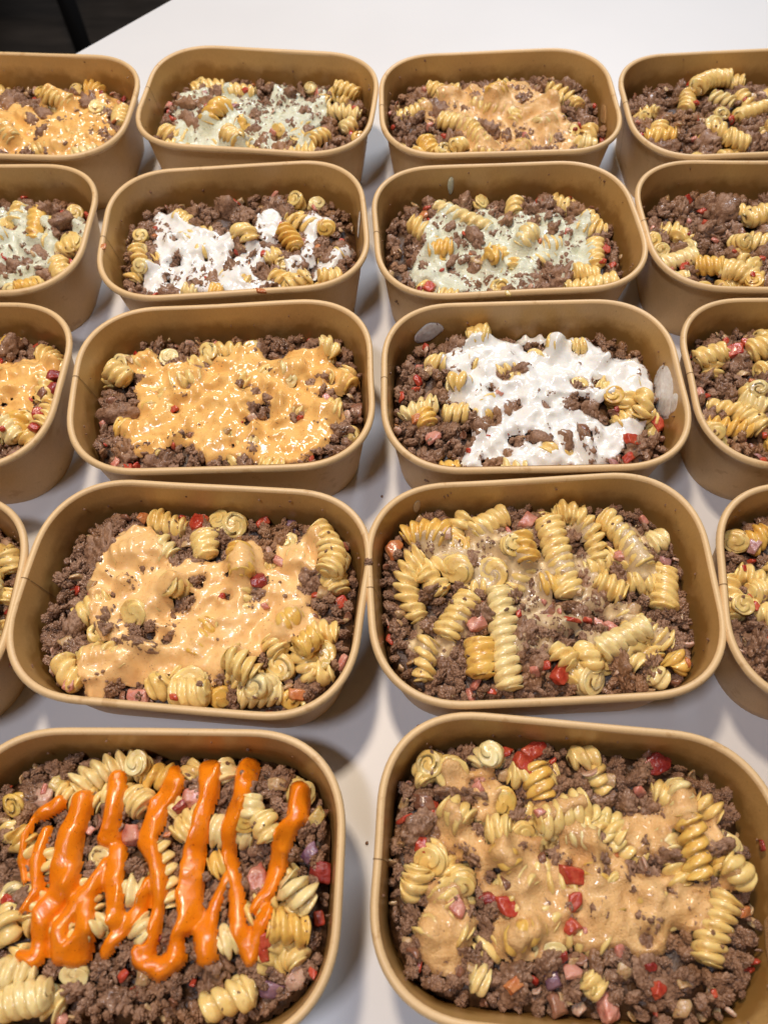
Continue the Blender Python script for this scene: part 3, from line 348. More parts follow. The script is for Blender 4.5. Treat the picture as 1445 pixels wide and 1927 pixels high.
def bump(nt, b, src, dist, strength=1.0, prev=None):
    n = N(nt, 'ShaderNodeBump'); n.inputs['Distance'].default_value = dist; n.inputs['Strength'].default_value = strength
    nt.links.new(src, n.inputs['Height'])
    if prev: nt.links.new(prev.outputs[0], n.inputs['Normal'])
    nt.links.new(n.outputs[0], b.inputs['Normal']); return n
def geo_pos(nt): return N(nt, 'ShaderNodeNewGeometry').outputs['Position']

def kraft(name, base, dark, rough, coat=.0):
    m, nt, b = new_mat(name); pos = geo_pos(nt)
    mp = N(nt, 'ShaderNodeMapping'); mp.inputs['Scale'].default_value = (1, 1, .25); nt.links.new(pos, mp.inputs[0])
    f = tex_noise(nt, 1500, 3, .6, mp.outputs[0]); s = tex_noise(nt, 45, 3, .5, pos)
    c = ramp(nt, [(.3, dark), (.62, base)], f.outputs[0])
    c2 = mix(nt, .5, c.outputs[0], ramp(nt, [(.3, tuple(v * .86 for v in base)), (.7, tuple(min(1, v * 1.05) for v in base))], s.outputs[0]).outputs[0])
    # dark specks of recycled fibre
    sp = tex_noise(nt, 620, 1, .5, pos)
    c3 = mix(nt, ramp(nt, [(.745, (0, 0, 0)), (.78, (.5, .5, .5))], sp.outputs[0]).outputs[0], c2, tuple(v * .45 for v in base))
    if 'rim' in name or 'outer' in name:                       # finger grease and drips soaked into the paper
        st = tex_noise(nt, 95, 4, .6, pos)
        c3 = mix(nt, ramp(nt, [(.62, (0, 0, 0)), (.68, (.55,) * 3)], st.outputs[0]).outputs[0], c3, tuple(v * q for v, q in zip(base, (.68, .56, .42))))
    nt.links.new(c3, b.inputs['Base Color'])
    b.inputs['Roughness'].default_value = rough
    b.inputs['Coat Weight'].default_value = coat; b.inputs['Coat Roughness'].default_value = .3
    bump(nt, b, f.outputs[0], .00012, .5)
    return m, nt, b
M_RIM = kraft('kraft_paper_rim', (.77, .53, .27), (.67, .44, .205), .42)[0]
M_OUT = kraft('kraft_paper_outer', (.66, .43, .195), (.55, .345, .142), .5)[0]
M_IN = kraft('kraft_paper_coated_inner', (.60, .355, .12), (.50, .285, .088), .38, .25)[0]
# grease splashed low on the inner walls
def greasy():
    m, nt, b = kraft('kraft_paper_greasy_inner', (.60, .355, .12), (.50, .285, .088), .36, .3)
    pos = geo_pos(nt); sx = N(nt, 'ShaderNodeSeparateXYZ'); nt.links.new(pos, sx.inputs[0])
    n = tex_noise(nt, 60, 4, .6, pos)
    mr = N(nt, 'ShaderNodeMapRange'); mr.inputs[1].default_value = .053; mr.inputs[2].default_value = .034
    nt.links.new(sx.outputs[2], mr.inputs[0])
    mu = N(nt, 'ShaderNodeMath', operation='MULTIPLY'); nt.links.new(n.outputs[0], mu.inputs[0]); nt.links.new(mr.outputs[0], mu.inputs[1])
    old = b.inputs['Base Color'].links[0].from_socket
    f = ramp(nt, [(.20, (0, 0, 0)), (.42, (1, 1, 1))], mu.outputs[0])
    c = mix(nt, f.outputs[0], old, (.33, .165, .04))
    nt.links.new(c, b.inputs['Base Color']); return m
M_GREASY = greasy()
M_SEAM = new_mat('kraft_seam_edge')[0]
M_SEAM.node_tree.nodes['Principled BSDF'].inputs['Base Color'].default_value = (.22, .12, .045, 1)
M_SEAM.node_tree.nodes['Principled BSDF'].inputs['Roughness'].default_value = .7

def pasta_mat(name, a, c_, dirt):
    m, nt, b = new_mat(name); pos = geo_pos(nt)
    n = tex_noise(nt, 110, 3, .5, pos)
    col = ramp(nt, [(.3, a), (.7, c_)], n.outputs[0]).outputs[0]
    st = tex_noise(nt, 190, 4, .65, pos)                       # stains of cooking juice
    col = mix(nt, ramp(nt, [(.54, (0, 0, 0)), (.70, (dirt,) * 3)], st.outputs[0]).outputs[0], col, (.50, .23, .05))
    sp = tex_noise(nt, 1300, 2, .5, pos)                       # ground spice
    col = mix(nt, ramp(nt, [(.70, (0, 0, 0)), (.74, (.8,) * 3)], sp.outputs[0]).outputs[0], col, (.22, .09, .02))
    nt.links.new(col, b.inputs['Base Color'])
    b.inputs['Roughness'].default_value = .33
    b.inputs['Subsurface Weight'].default_value = .35
    b.inputs['Subsurface Radius'].default_value = (1, .7, .3); b.inputs['Subsurface Scale'].default_value = .0022
    b.inputs['Coat Weight'].default_value = .35; b.inputs['Coat Roughness'].default_value = .12
    bump(nt, b, tex_noise(nt, 700, 3, .6, pos).outputs[0], .0002, .6)
    return m
M_PASTA = [pasta_mat('cooked_pasta', (.80, .53, .155), (.88, .665, .27), .55),
           pasta_mat('cooked_pasta_pale', (.80, .59, .23), (.88, .725, .36), .4),
           pasta_mat('cooked_pasta_stained', (.76, .43, .08), (.84, .56, .15), .9)]

def beef_mat():
    m, nt, b = new_mat('browned_minced_beef'); pos = geo_pos(nt)
    n = tex_noise(nt, 130, 4, .6, pos)
    col = ramp(nt, [(.28, (.08, .034, .016)), (.5, (.265, .138, .078)), (.72, (.50, .31, .20))], n.outputs[0]).outputs[0]
    f = tex_noise(nt, 900, 3, .6, pos)
    col = mix(nt, .55, col, ramp(nt, [(.3, (.085, .035, .017)), (.7, (.46, .27, .165))], f.outputs[0]).outputs[0])
    oi = N(nt, 'ShaderNodeTexNoise'); oi.inputs['Scale'].default_value = 28; nt.links.new(pos, oi.inputs['Vector'])
    col = mix(nt, ramp(nt, [(.55, (0, 0, 0)), (.68, (.35,) * 3)], oi.outputs[0]).outputs[0], col, (.42, .20, .07))
    nt.links.new(col, b.inputs['Base Color'])
    rr = ramp(nt, [(.40, (.22,) * 3), (.6, (.55,) * 3)], n.outputs[0]); nt.links.new(rr.outputs[0], b.inputs['Roughness'])
    wet = ramp(nt, [(.50, (0, 0, 0)), (.62, (.45,) * 3)], tex_noise(nt, 75, 3, .5, pos).outputs[0]); nt.links.new(wet.outputs[0], b.inputs['Coat Weight']); b.inputs['Coat Roughness'].default_value = .13; b.inputs['Specular IOR Level'].default_value = .35
    p = bump(nt, b, f.outputs[0], .0006, .8)
    bump(nt, b, tex_noise(nt, 2600, 2, .6, pos).outputs[0], .0002, .6, p)
    return m
M_BEEF = beef_mat()
def juice_mat():
    m, nt, b = new_mat('dark_cooking_juice'); pos = geo_pos(nt)
    col = ramp(nt, [(.35, (.035, .014, .006)), (.7, (.12, .055, .02))], tex_noise(nt, 160, 4, .6, pos).outputs[0])
    nt.links.new(col.outputs[0], b.inputs['Base Color']); b.inputs['Roughness'].default_value = .42
    bump(nt, b, tex_noise(nt, 500, 3, .6, pos).outputs[0], .001, .7); return m
M_JUICE = juice_mat()

def veg_mat(name, a, c_, scale=180, sss=.3, rough=.25, cell=0):
    m, nt, b = new_mat(name); pos = geo_pos(nt)
    col = ramp(nt, [(.33, a), (.68, c_)], tex_noise(nt, scale, 3, .55, pos).outputs[0]).outputs[0]
    sp = tex_noise(nt, 1100, 2, .5, pos)
    col = mix(nt, ramp(nt, [(.70, (0, 0, 0)), (.74, (.6,) * 3)], sp.outputs[0]).outputs[0], col, (.15, .06, .02))
    nt.links.new(col, b.inputs['Base Color'])
    b.inputs['Roughness'].default_value = rough; b.inputs['Subsurface Weight'].default_value = sss
    b.inputs['Subsurface Radius'].default_value = (1, .35, .2); b.inputs['Subsurface Scale'].default_value = .0025
    b.inputs['Coat Weight'].default_value = .25; b.inputs['Coat Roughness'].default_value = .14
    bump(nt, b, tex_noise(nt, 420, 3, .6, pos).outputs[0], .0009, .8)
    return m
M_VEG = {
 'r': veg_mat('red_tomato', (.40, .028, .016), (.58, .115, .055)),
 'd': veg_mat('dark_red_tomato', (.19, .014, .012), (.38, .05, .035)),
 'k': veg_mat('pink_tomato_flesh', (.52, .16, .11), (.66, .33, .24)),
 'o': veg_mat('orange_tomato', (.50, .14, .04), (.62, .28, .11)),
 't': veg_mat('cooked_onion', (.42, .24, .10), (.62, .44, .24)),
 'b': veg_mat('browned_onion', (.16, .065, .035), (.36, .17, .10)),
 'p': veg_mat('pink_onion', (.34, .13, .13), (.60, .36, .32)),
 'v': veg_mat('purple_onion', (.10, .035, .075), (.33, .19, .23)),
 'k2': veg_mat('pale_pink_onion', (.52, .29, .20), (.66, .47, .34)),
 'y': veg_mat('yellow_onion', (.58, .40, .10), (.70, .54, .24)),
}
VEGWORD = {'r': 'bright red tomato', 'd': 'dark red tomato', 'k': 'pink tomato', 'o': 'orange-red tomato', 't': 'tan cooked onion', 'b': 'browned onion',
           'p': 'pink onion', 'v': 'purple onion', 'k2': 'pale pink onion', 'y': 'yellow onion'}

def sauce_mat(name, a, c_, speck, speck_amt, thin, rough=.2, grain=0.0, sss=.35, thin_rng=(.0, .9)):
    m, nt, b = new_mat(name); pos = geo_pos(nt)
    col = ramp(nt, [(.35, a), (.7, c_)], tex_noise(nt, 70, 3, .5, pos).outputs[0]).outputs[0]
    sp = tex_noise(nt, 850, 2, .55, pos)
    col = mix(nt, ramp(nt, [(.655, (0, 0, 0)), (.70, (speck_amt,) * 3)], sp.outputs[0]).outputs[0], col, speck)
    sp2 = tex_noise(nt, 420, 3, .6, pos)
    col = mix(nt, ramp(nt, [(.60, (0, 0, 0)), (.70, (speck_amt * .5,) * 3)], sp2.outputs[0]).outputs[0], col, tuple(.5 * (s + q) for s, q in zip(speck, a)))
    at = N(nt, 'ShaderNodeAttribute'); at.attribute_name = 'depth'       # a thin film lets the food tint it
    nz = tex_noise(nt, 380, 3, .6, pos)
    ad = N(nt, 'ShaderNodeMath', operation='MULTIPLY_ADD'); nt.links.new(nz.outputs[0], ad.inputs[0]); ad.inputs[1].default_value = 1.6
    nt.links.new(at.outputs['Fac'], ad.inputs[2])
    mr = N(nt, 'ShaderNodeMapRange'); mr.inputs[1].default_value = .8 + thin_rng[0]; mr.inputs[2].default_value = .8 + thin_rng[1]
    mr.inputs[3].default_value = .8; mr.inputs[4].default_value = 0
    nt.links.new(ad.outputs[0], mr.inputs[0])
    col = mix(nt, mr.outputs[0], col, thin)
    nt.links.new(col, b.inputs['Base Color'])
    b.inputs['Roughness'].default_value = rough
    b.inputs['Subsurface Weight'].default_value = sss
    b.inputs['Subsurface Radius'].default_value = (1, .75, .5); b.inputs['Subsurface Scale'].default_value = .0018
    b.inputs['Coat Weight'].default_value = .42; b.inputs['Coat Roughness'].default_value = .10
    p = bump(nt, b, tex_noise(nt, 230, 3, .55, pos).outputs[0], .0007, .6)
    if grain: bump(nt, b, tex_noise(nt, 800, 4, .7, pos).outputs[0], grain, 1, p)
    return m
M_SAUCE = {
 'orange': sauce_mat('spicy_orange_mayonnaise', (.85, .485, .145), (.89, .55, .19), (.42, .15, .04), .65, (.68, .37, .13)),
 'peach': sauce_mat('pale_peach_mayonnaise', (.86, .52, .20), (.90, .585, .26), (.42, .18, .06), .6, (.66, .38, .15), rough=.3),
 'mixed': sauce_mat('stirred_orange_mayonnaise', (.85, .50, .19), (.89, .58, .26), (.30, .13, .05), .7, (.58, .31, .12), grain=.0009, thin_rng=(.0, 1.3)),
 'cream': sauce_mat('thin_cream_film', (.80, .60, .31), (.85, .70, .44), (.3, .18, .1), .5, (.52, .36, .20), grain=.0003, thin_rng=(.0, 1.5)),
 'white': sauce_mat('white_garlic_sauce', (.84, .82, .76), (.88, .87, .83), (.62, .52, .42), .25, (.58, .47, .42), thin_rng=(-.2, .6)),
 'green': sauce_mat('pale_green_herb_sauce', (.78, .78, .58), (.84, .85, .69), (.20, .24, .12), .8, (.55, .54, .40), rough=.32, grain=.0011, thin_rng=(-.2, .8)),
 'pinkish': sauce_mat('pale_pink_sauce', (.78, .52, .34), (.82, .58, .40), (.4, .2, .1), .4, (.5, .3, .2)),
 'drizzle': sauce_mat('bright_orange_chilli_sauce', (.84, .215, .004), (.88, .26, .008), (.42, .06, .003), .75, (.8, .18, .004), rough=.14, grain=.00022),
}

# ---------------------------------------------------------------- the bowl
def rounded(hw, hd, r, ex=2.3, n=18):
    pts = []
    for sx, sy, a0 in ((1, 1, 0), (-1, 1, 90), (-1, -1, 180), (1, -1, 270)):
        for t in np.linspace(0, 90, n):
            a = math.radians(a0 + t); c, s = math.cos(a), math.sin(a)
            c = 0 if abs(c) < 1e-9 else c; s = 0 if abs(s) < 1e-9 else s
            pts.append((sx * (hw - r) + r * np.sign(c) * abs(c) ** (2 / ex), sy * (hd - r) + r * np.sign(s) * abs(s) ** (2 / ex)))
    # subdivide the straight sides so that they can bow
    out = []
    m = len(pts)
    for i in range(m):
        a, b = np.array(pts[i]), np.array(pts[(i + 1) % m])
        k = 7 if (i + 1) % n == 0 else 1
        for j in range(k): out.append(a + (b - a) * j / k)
    return np.array(out)
def loft(rings):
    R = [np.c_[xy, np.full(len(xy), z)] if np.isscalar(z) else np.c_[xy, z] for xy, z in rings]
    n = len(R[0]); V = np.concatenate(R)
    F = []
    for i in range(len(R) - 1):
        a = i * n + np.arange(n); b_ = i * n + (np.arange(n) + 1) % n
        F.append(np.stack([a, b_, b_ + n, a + n], 1))
    return V, np.concatenate(F)

def bowl(key, label):
    x, y, th = BOWLS[key]
    seed = abs(hash_key(key)); r = np.random.default_rng(seed)
    root = empty('paper_bowl', (x * MM, y * MM, 0), th)
    tag(root, label, 'bowl', 'kraft paper bowls in rows on the table')
    ph = r.uniform(0, 6.28, 4); amp = r.uniform(.3, .9, 4)
    def ring(hw, hd, rad, z, k):                 # k: how much the paper bows here
        xy = rounded(hw, hd, rad)
        ang = np.arctan2(xy[:, 1] / hd, xy[:, 0] / hw)
        d = sum(amp[i] * np.sin((i + 2) * ang + ph[i]) for i in range(2)) * k
        return xy * (1 + d[:, None] / 86), ang
    def wallring(z, off=0.0):
        t = z / RIM
        k = t ** 1.5
        xy, ang = ring(75.5 + 7.7 * t + off, 50.5 + 7.7 * t + off, 37 + 6 * t + off, z, k)
        return xy
    zs = np.linspace(.4, RIM - 3, 9)
    V, F = loft([(wallring(0, -.3), 0.0)] + [(wallring(z), z) for z in zs])
    mesh_obj('outer_wall', V * MM, F, M_OUT, root)
    V, F = loft([(wallring(z, -.7), z) for z in np.r_[np.linspace(2.5, RIM - 1.2, 9)]])
    F = F[:, ::-1]
    mesh_obj('inner_wall', V * MM, F, M_GREASY, root)
    # rolled rim, slightly crinkled underneath
    rings = []
    for j in range(13):
        a = 2 * math.pi * j / 12
        xy, ang = ring(84.1 + 1.9 * math.cos(a), 59.1 + 1.9 * math.cos(a), 43.6 + 1.9 * math.cos(a), 0, 1)
        z = RIM - 2.3 + 2.4 * math.sin(a) + .22 * np.sin(ang * 9 + ph[0]) * (1 if math.sin(a) < .3 else .3) + .35 * np.sin(ang * 2 + ph[2]) + .12 * np.sin(ang * 37 + ph[1]) * (math.sin(a) < -.2)
        rings.append((xy, z))
    V, F = loft(rings)
    mesh_obj('rolled_rim', V * MM, F[:, ::-1], M_RIM, root)
    xy = wallring(2.4, -.5); c = len(xy)
    mesh_obj('base', np.r_[np.c_[xy, np.full(c, 2.4)], [[0, 0, 2.4]]] * MM, np.stack([np.arange(c), (np.arange(c) + 1) % c, np.full(c, c)], 1), M_IN, root)
    # glued side seam on the short left side: a fine raised edge that crosses the rim
    path = [(-(75.5 + 7.7 * z / RIM - .7 - .22), z) for z in np.linspace(6, RIM - 4.6, 8)]
    cx = -84.1
    for a in np.linspace(-25, 205, 12):
        a = math.radians(a); path.append((cx + 2.07 * math.cos(a), RIM - 2.3 + 2.57 * math.sin(a) + .35 * math.sin(2 * math.pi + ph[2])))
    path += [(-(75.5 + 7.7 * z / RIM + .22), z) for z in np.linspace(RIM - 6, 4, 6)]
    d0 = sum(amp[i] * math.sin((i + 2) * math.pi + ph[i]) for i in range(2))
    y0 = r.uniform(-4, 8); V = []
    for px, pz in path:
        k = (pz / RIM) ** 1.5 * d0
        for dy in (-.22, .22): V.append((px * (1 + k / 86), y0 + dy + (RIM - pz) * .06, pz))
    F = np.array([[2 * i, 2 * i + 1, 2 * i + 3, 2 * i + 2] for i in range(len(path) - 1)])
    mesh_obj('seam', np.array(V) * MM, F, M_SEAM, root)
    return root
def hash_key(k): return sum((i + 3) * ord(c) for i, c in enumerate(k))

# ---------------------------------------------------------------- minced beef crumbs: unions of small balls, seen from their middle
def ico(level):
    bm = bmesh.new(); bmesh.ops.create_icosphere(bm, subdivisions=level, radius=1)
    V = np.array([v.co for v in bm.verts]); F = np.array([[v.index for v in f.verts] for f in bm.faces]); bm.free()
    return V / np.linalg.norm(V, axis=1)[:, None], F
ICO = {l: ico(l) for l in (2, 3, 4, 5)}
def clump(level, seed):
    D, F = ICO[level]; r = np.random.default_rng(seed)
    st = r.uniform(.6, 1.35, 3); st[2] *= .85
    C, Rr = [np.zeros(3)], [.42]
    for i in range(15):
        c = r.normal(size=3); c /= np.linalg.norm(c); C.append(c * r.uniform(.35, .72) * st); Rr.append(r.uniform(.18, .40))
    for i in range(210):
        c = r.normal(size=3); c /= np.linalg.norm(c); C.append(c * r.uniform(.60, .92) * st); Rr.append(r.uniform(.055, .15))
    C = np.array(C); Rr = np.array(Rr)
    cd = D @ C.T; q = Rr ** 2 - (C ** 2).sum(1) + cd ** 2
    h = np.where((q > 0) & (cd > 0), cd + np.sqrt(np.maximum(q, 0)), 0); h[:, 0] = Rr[0]
    h = h.max(1)
    P = D * h[:, None]
    P *= (1 + .035 * noise3(P, .22, seed + 1) + .03 * noise3(P, .10, seed + 2))[:, None]
    return P, F
# ---------------------------------------------------------------- pasta spirals
def spiral(pts, R, seed, fine=True, pitch=None, depth=None, bulge=.3, tailk=.6):
    """twisted two-start ribbon wound round a bent axis; pts: 3 control points in mm"""
    r = np.random.default_rng(seed)
    P0, P1, P2 = (np.array(p, float) for p in pts)
    t = np.linspace(0, 1, 60)[:, None]
    C = (1 - t) ** 2 * P0 + 2 * t * (1 - t) * P1 + t * t * P2
    seg = np.linalg.norm(np.diff(C, axis=0), axis=1); s = np.r_[0, np.cumsum(seg)]; Ltot = s[-1]
    ridge = pitch or r.uniform(4.2, 5.3)
    nst = 2; pit = ridge * nst; K = 6 if fine else 5          # rows per ridge
    d = depth or r.choice((2.4, 3.2, 4.1, 4.9)) * r.uniform(.92, 1.08) * R / 7.4
    if d > 3.6: ridge *= 1.15; pit = ridge * nst
    m = 26 if fine else 20
    ds = ridge / K
    tail = pit * tailk
    core = max(Ltot - 2 * R * bulge * 1.15, ridge * 1.2)
    i0, i1 = -int((pit + tail) / ds) - 1, int((core + tail) / ds) + 1
    hand = r.choice((-1, 1)); ph0 = r.uniform(0, 6.28)
    rows = np.arange(i0, i1 + 1)
    J = np.arange(m)
    I, JJ = np.meshgrid(rows, J, indexing='ij')
    phi = 2 * math.pi * JJ / m
    sv = I * ds + phi / (2 * math.pi) * pit                  # distance along the axis
    rid = (np.mod(I, K) / K)                                 # 0 at a crease
    prof = np.clip(1 - np.abs(2 * rid - 1) ** (2.4 if d < 3.6 else 1.7), 0, 1) ** (.6 if d < 3.6 else .8)
    wob = 1 + .05 * np.sin(sv / 7 + ph0) + .04 * np.sin(sv / 3.1 + 2 * phi + ph0)
    rad = (R - d * (1 - prof)) * wob * (1 + .05 * np.sin(2 * phi + ph0))
    lean = (prof - .5) * ridge * r.uniform(-.35, .35)
    over = np.maximum(np.maximum(-sv, sv - core), 0) / tail
    g = 1 - np.clip(over, 0, 1) ** 1.6
    rad = rad * np.clip(g, .02, 1)
    sc = np.clip(sv, 0, core) + np.sign(sv - core / 2) * (np.clip(over, 0, 1) ** .7) * R * bulge * (over > 0)
    # fold the last winding outward into a little lip now and then
    sa = (sc + lean * g) / max(core, 1e-6)
    u = .5 + (sa - .5) * min(1, core / Ltot) if Ltot > core else sa
    uu = np.clip(u, 0, 1) * Ltot
    ext = (u - np.clip(u, 0, 1)) * Ltot
    cx = np.stack([np.interp(uu, s, C[:, k]) for k in range(3)], -1)
    T = np.gradient(C, axis=0); T /= np.linalg.norm(T, axis=1)[:, None]
    tx = np.stack([np.interp(uu, s, T[:, k]) for k in range(3)], -1); tx /= np.linalg.norm(tx, axis=-1)[..., None]
    up = np.array([.13, .21, 1.0]); up /= np.linalg.norm(up)
    if abs(T.mean(0) @ up) > .85: up = np.array([1., .1, .1]); up /= np.linalg.norm(up)
    b1 = np.cross(tx, up); b1 /= np.linalg.norm(b1, axis=-1)[..., None]; b2 = np.cross(b1, tx)
    a = hand * phi + ph0
    V = cx + ext[..., None] * tx + rad[..., None] * (np.cos(a)[..., None] * b1 + .93 * np.sin(a)[..., None] * b2)
    nr = len(rows); sh = nst * K
    idx = np.arange(nr * m).reshape(nr, m)
    F = []
    for j in range(m):
        jn = (j + 1) % m; o = sh if j == m - 1 else 0        # closing the winding: same place is one pitch further on
        i = np.arange(nr - 1)
        ok = (i + 1 + o < nr)
        i = i[ok]
        q = np.stack([idx[i, j], idx[i + o, jn], idx[i + 1 + o, jn], idx[i + 1, j]], 1)
        F.append(q)
    F = np.concatenate(F)
    # drop rows that have wound into the middle
    ov = over.ravel()
    F = F[(ov[F] < 1.12).any(1)]
    if hand > 0: F = F[:, ::-1]
    used = np.unique(F); mp = -np.ones(nr * m, int); mp[used] = np.arange(len(used))
    V = V.reshape(-1, 3)[used]; F = mp[F]
    V = V + .18 * np.stack([noise3(V, 4.5, seed + k) for k in range(3)], 1)
    return V, F

def chunk(r_mm, kind, seed):
    """a knife-cut dice of tomato or a curved slice of onion, r_mm its half size"""
    D, F = ICO[4 if r_mm > 2.5 else 3]; r = np.random.default_rng(seed)
    if kind in ('t', 'b', 'p', 'v', 'k2', 'y'):
        sz = np.array([1.0, r.uniform(.6, .8), r.uniform(.26, .38)]); pw = 3.2
    else:
        sz = np.array([1.0, r.uniform(.7, .9), r.uniform(.45, .7)]); pw = 3.6
    NP = r.normal(size=(9, 3)); NP /= np.linalg.norm(NP, axis=1)[:, None]; dp = r.uniform(.72, 1.1, 9)
    NP = np.r_[NP, [[1, .15, 0], [-1, 0, .1], [0, 1, .1], [.1, -1, 0], [0, .1, 1], [0, 0, -1]]]; dp = np.r_[dp, r.uniform(.75, 1.0, 6)]
    q = np.maximum(D @ NP.T, 1e-3) / dp; n = (q ** 34).sum(1) ** (-1 / 34)
    P = D * n[:, None] * 1.12
    P[:, 0] += .25 * P[:, 1] * r.uniform(-1, 1); P[:, 1] += .3 * P[:, 0] * r.uniform(-1, 1)
    P *= sz
    P *= 1 + .05 * noise3(P, .9, seed + 5)[:, None] + .02 * noise3(P, .35, seed + 6)[:, None]
    if sz[2] < .4: P[:, 2] -= .35 * P[:, 0] ** 2 + .1 * P[:, 1] ** 2
    return P * r_mm, F

NCL = 9
PROTO = {}
for lv in (3, 4, 5):
    PROTO[lv] = []
    for i in range(NCL):
        P, F = clump(lv, 100 + i)
        me = bpy.data.meshes.new('beef_clump')
        me.from_pydata(P.tolist(), [], F.tolist()); me.update()
        me.polygons.foreach_set('use_smooth', np.ones(len(me.polygons), dtype=bool))
        me.materials.append(M_BEEF)
        PROTO[lv].append((P, bpy.data.objects.new('beef_clump', me)))
    for i, c in enumerate(('t', 'r', 'b', 'k', 't', 'k2')):                       # chopped onion, tomato and pasta scraps mixed through the beef
        P, F = chunk(1, c, 300 + i)
        me = bpy.data.meshes.new('onion_bit'); me.from_pydata(P.tolist(), [], F.tolist()); me.update()
        me.polygons.foreach_set('use_smooth', np.ones(len(me.polygons), dtype=bool)); me.materials.append(M_VEG[c])
        PROTO[lv].append((P, bpy.data.objects.new('onion_bit', me)))

def beef_tree(level):
    g = bpy.data.node_groups.new('scatter_beef', 'GeometryNodeTree')
    g.interface.new_socket('Geometry', in_out='INPUT', socket_type='NodeSocketGeometry')
    g.interface.new_socket('Geometry', in_out='OUTPUT', socket_type='NodeSocketGeometry')
    n = g.nodes; L = g.links
    gi, go = n.new('NodeGroupInput'), n.new('NodeGroupOutput')
    def attr(name, t):
        a = n.new('GeometryNodeInputNamedAttribute'); a.data_type = t; a.inputs[0].default_value = name; return a.outputs[0]
    g2i = n.new('GeometryNodeGeometryToInstance')
    for P, ob in reversed(PROTO[level]):
        oi = n.new('GeometryNodeObjectInfo'); oi.inputs[0].default_value = ob
        L.new(oi.outputs['Geometry'], g2i.inputs[0])
    ip = n.new('GeometryNodeInstanceOnPoints')
    L.new(gi.outputs[0], ip.inputs['Points']); L.new(attr('scatter', 'BOOLEAN'), ip.inputs['Selection'])
    L.new(g2i.outputs[0], ip.inputs['Instance']); ip.inputs['Pick Instance'].default_value = True
    L.new(attr('pick', 'INT'), ip.inputs['Instance Index'])
    e2r = n.new('FunctionNodeEulerToRotation'); L.new(attr('turn', 'FLOAT_VECTOR'), e2r.inputs[0])
    L.new(e2r.outputs[0], ip.inputs['Rotation']); L.new(attr('size', 'FLOAT_VECTOR'), ip.inputs['Scale'])
    j = n.new('GeometryNodeJoinGeometry'); L.new(gi.outputs[0], j.inputs[0]); L.new(ip.outputs[0], j.inputs[0])
    L.new(j.outputs[0], go.inputs[0])
    return g
TREE = {lv: beef_tree(lv) for lv in (3, 4, 5)}

# ---------------------------------------------------------------- one bowl of food
G = 0.75                                                    # height grid step, mm
GX, GY = np.arange(-84, 84.01, G), np.arange(-60, 60.01, G)
XX, YY = np.meshgrid(GX, GY, indexing='ij')
def inside(x, y, z, m=0.0):
    """>0 inside the inner wall at height z, by about that many mm"""
    t = z / RIM; hw, hd, rr = 74.8 + 7.7 * t - m, 49.8 + 7.7 * t - m, 37 + 6 * t - m
    qx, qy = np.abs(x) - (hw - rr), np.abs(y) - (hd - rr)
    return rr - np.where((qx > 0) & (qy > 0), (np.maximum(qx, 0) ** 2.25 + np.maximum(qy, 0) ** 2.25) ** (1 / 2.25), np.maximum(qx, qy))
def clamp_in(x, y, z, m):
    for _ in range(12):
        if inside(x, y, z, m) > 0: break
        x *= .97; y *= .97
    return x, y
def splat(T, P, x0=0, y0=0):
    i = np.rint((P[:, 0] + 84) / G).astype(int); j = np.rint((P[:, 1] + 60) / G).astype(int)
    ok = (i >= 0) & (i < T.shape[0]) & (j >= 0) & (j < T.shape[1])
    np.maximum.at(T, (i[ok], j[ok]), P[ok, 2])
def at(A, x, y):
    i = int(np.clip(round((x + 84) / G), 0, A.shape[0] - 1)); j = int(np.clip(round((y + 60) / G), 0, A.shape[1] - 1)); return A[i, j]
def poly_sd(poly, X, Y):
    p = np.array(poly); n = len(p); d = np.full(X.shape, 1e9); ins = np.zeros(X.shape, bool)
    for i in range(n):
        a, b = p[i], p[(i + 1) % n]; e = b - a
        t = np.clip(((X - a[0]) * e[0] + (Y - a[1]) * e[1]) / max(e @ e, 1e-9), 0, 1)
        d = np.minimum(d, np.hypot(X - a[0] - t * e[0], Y - a[1] - t * e[1]))
        c = (a[1] > Y) != (b[1] > Y)
        with np.errstate(divide='ignore', invalid='ignore'):
            ins ^= c & (X < (b[0] - a[0]) * (Y - a[1]) / (b[1] - a[1]) + a[0])
    return np.where(ins, d, -d)

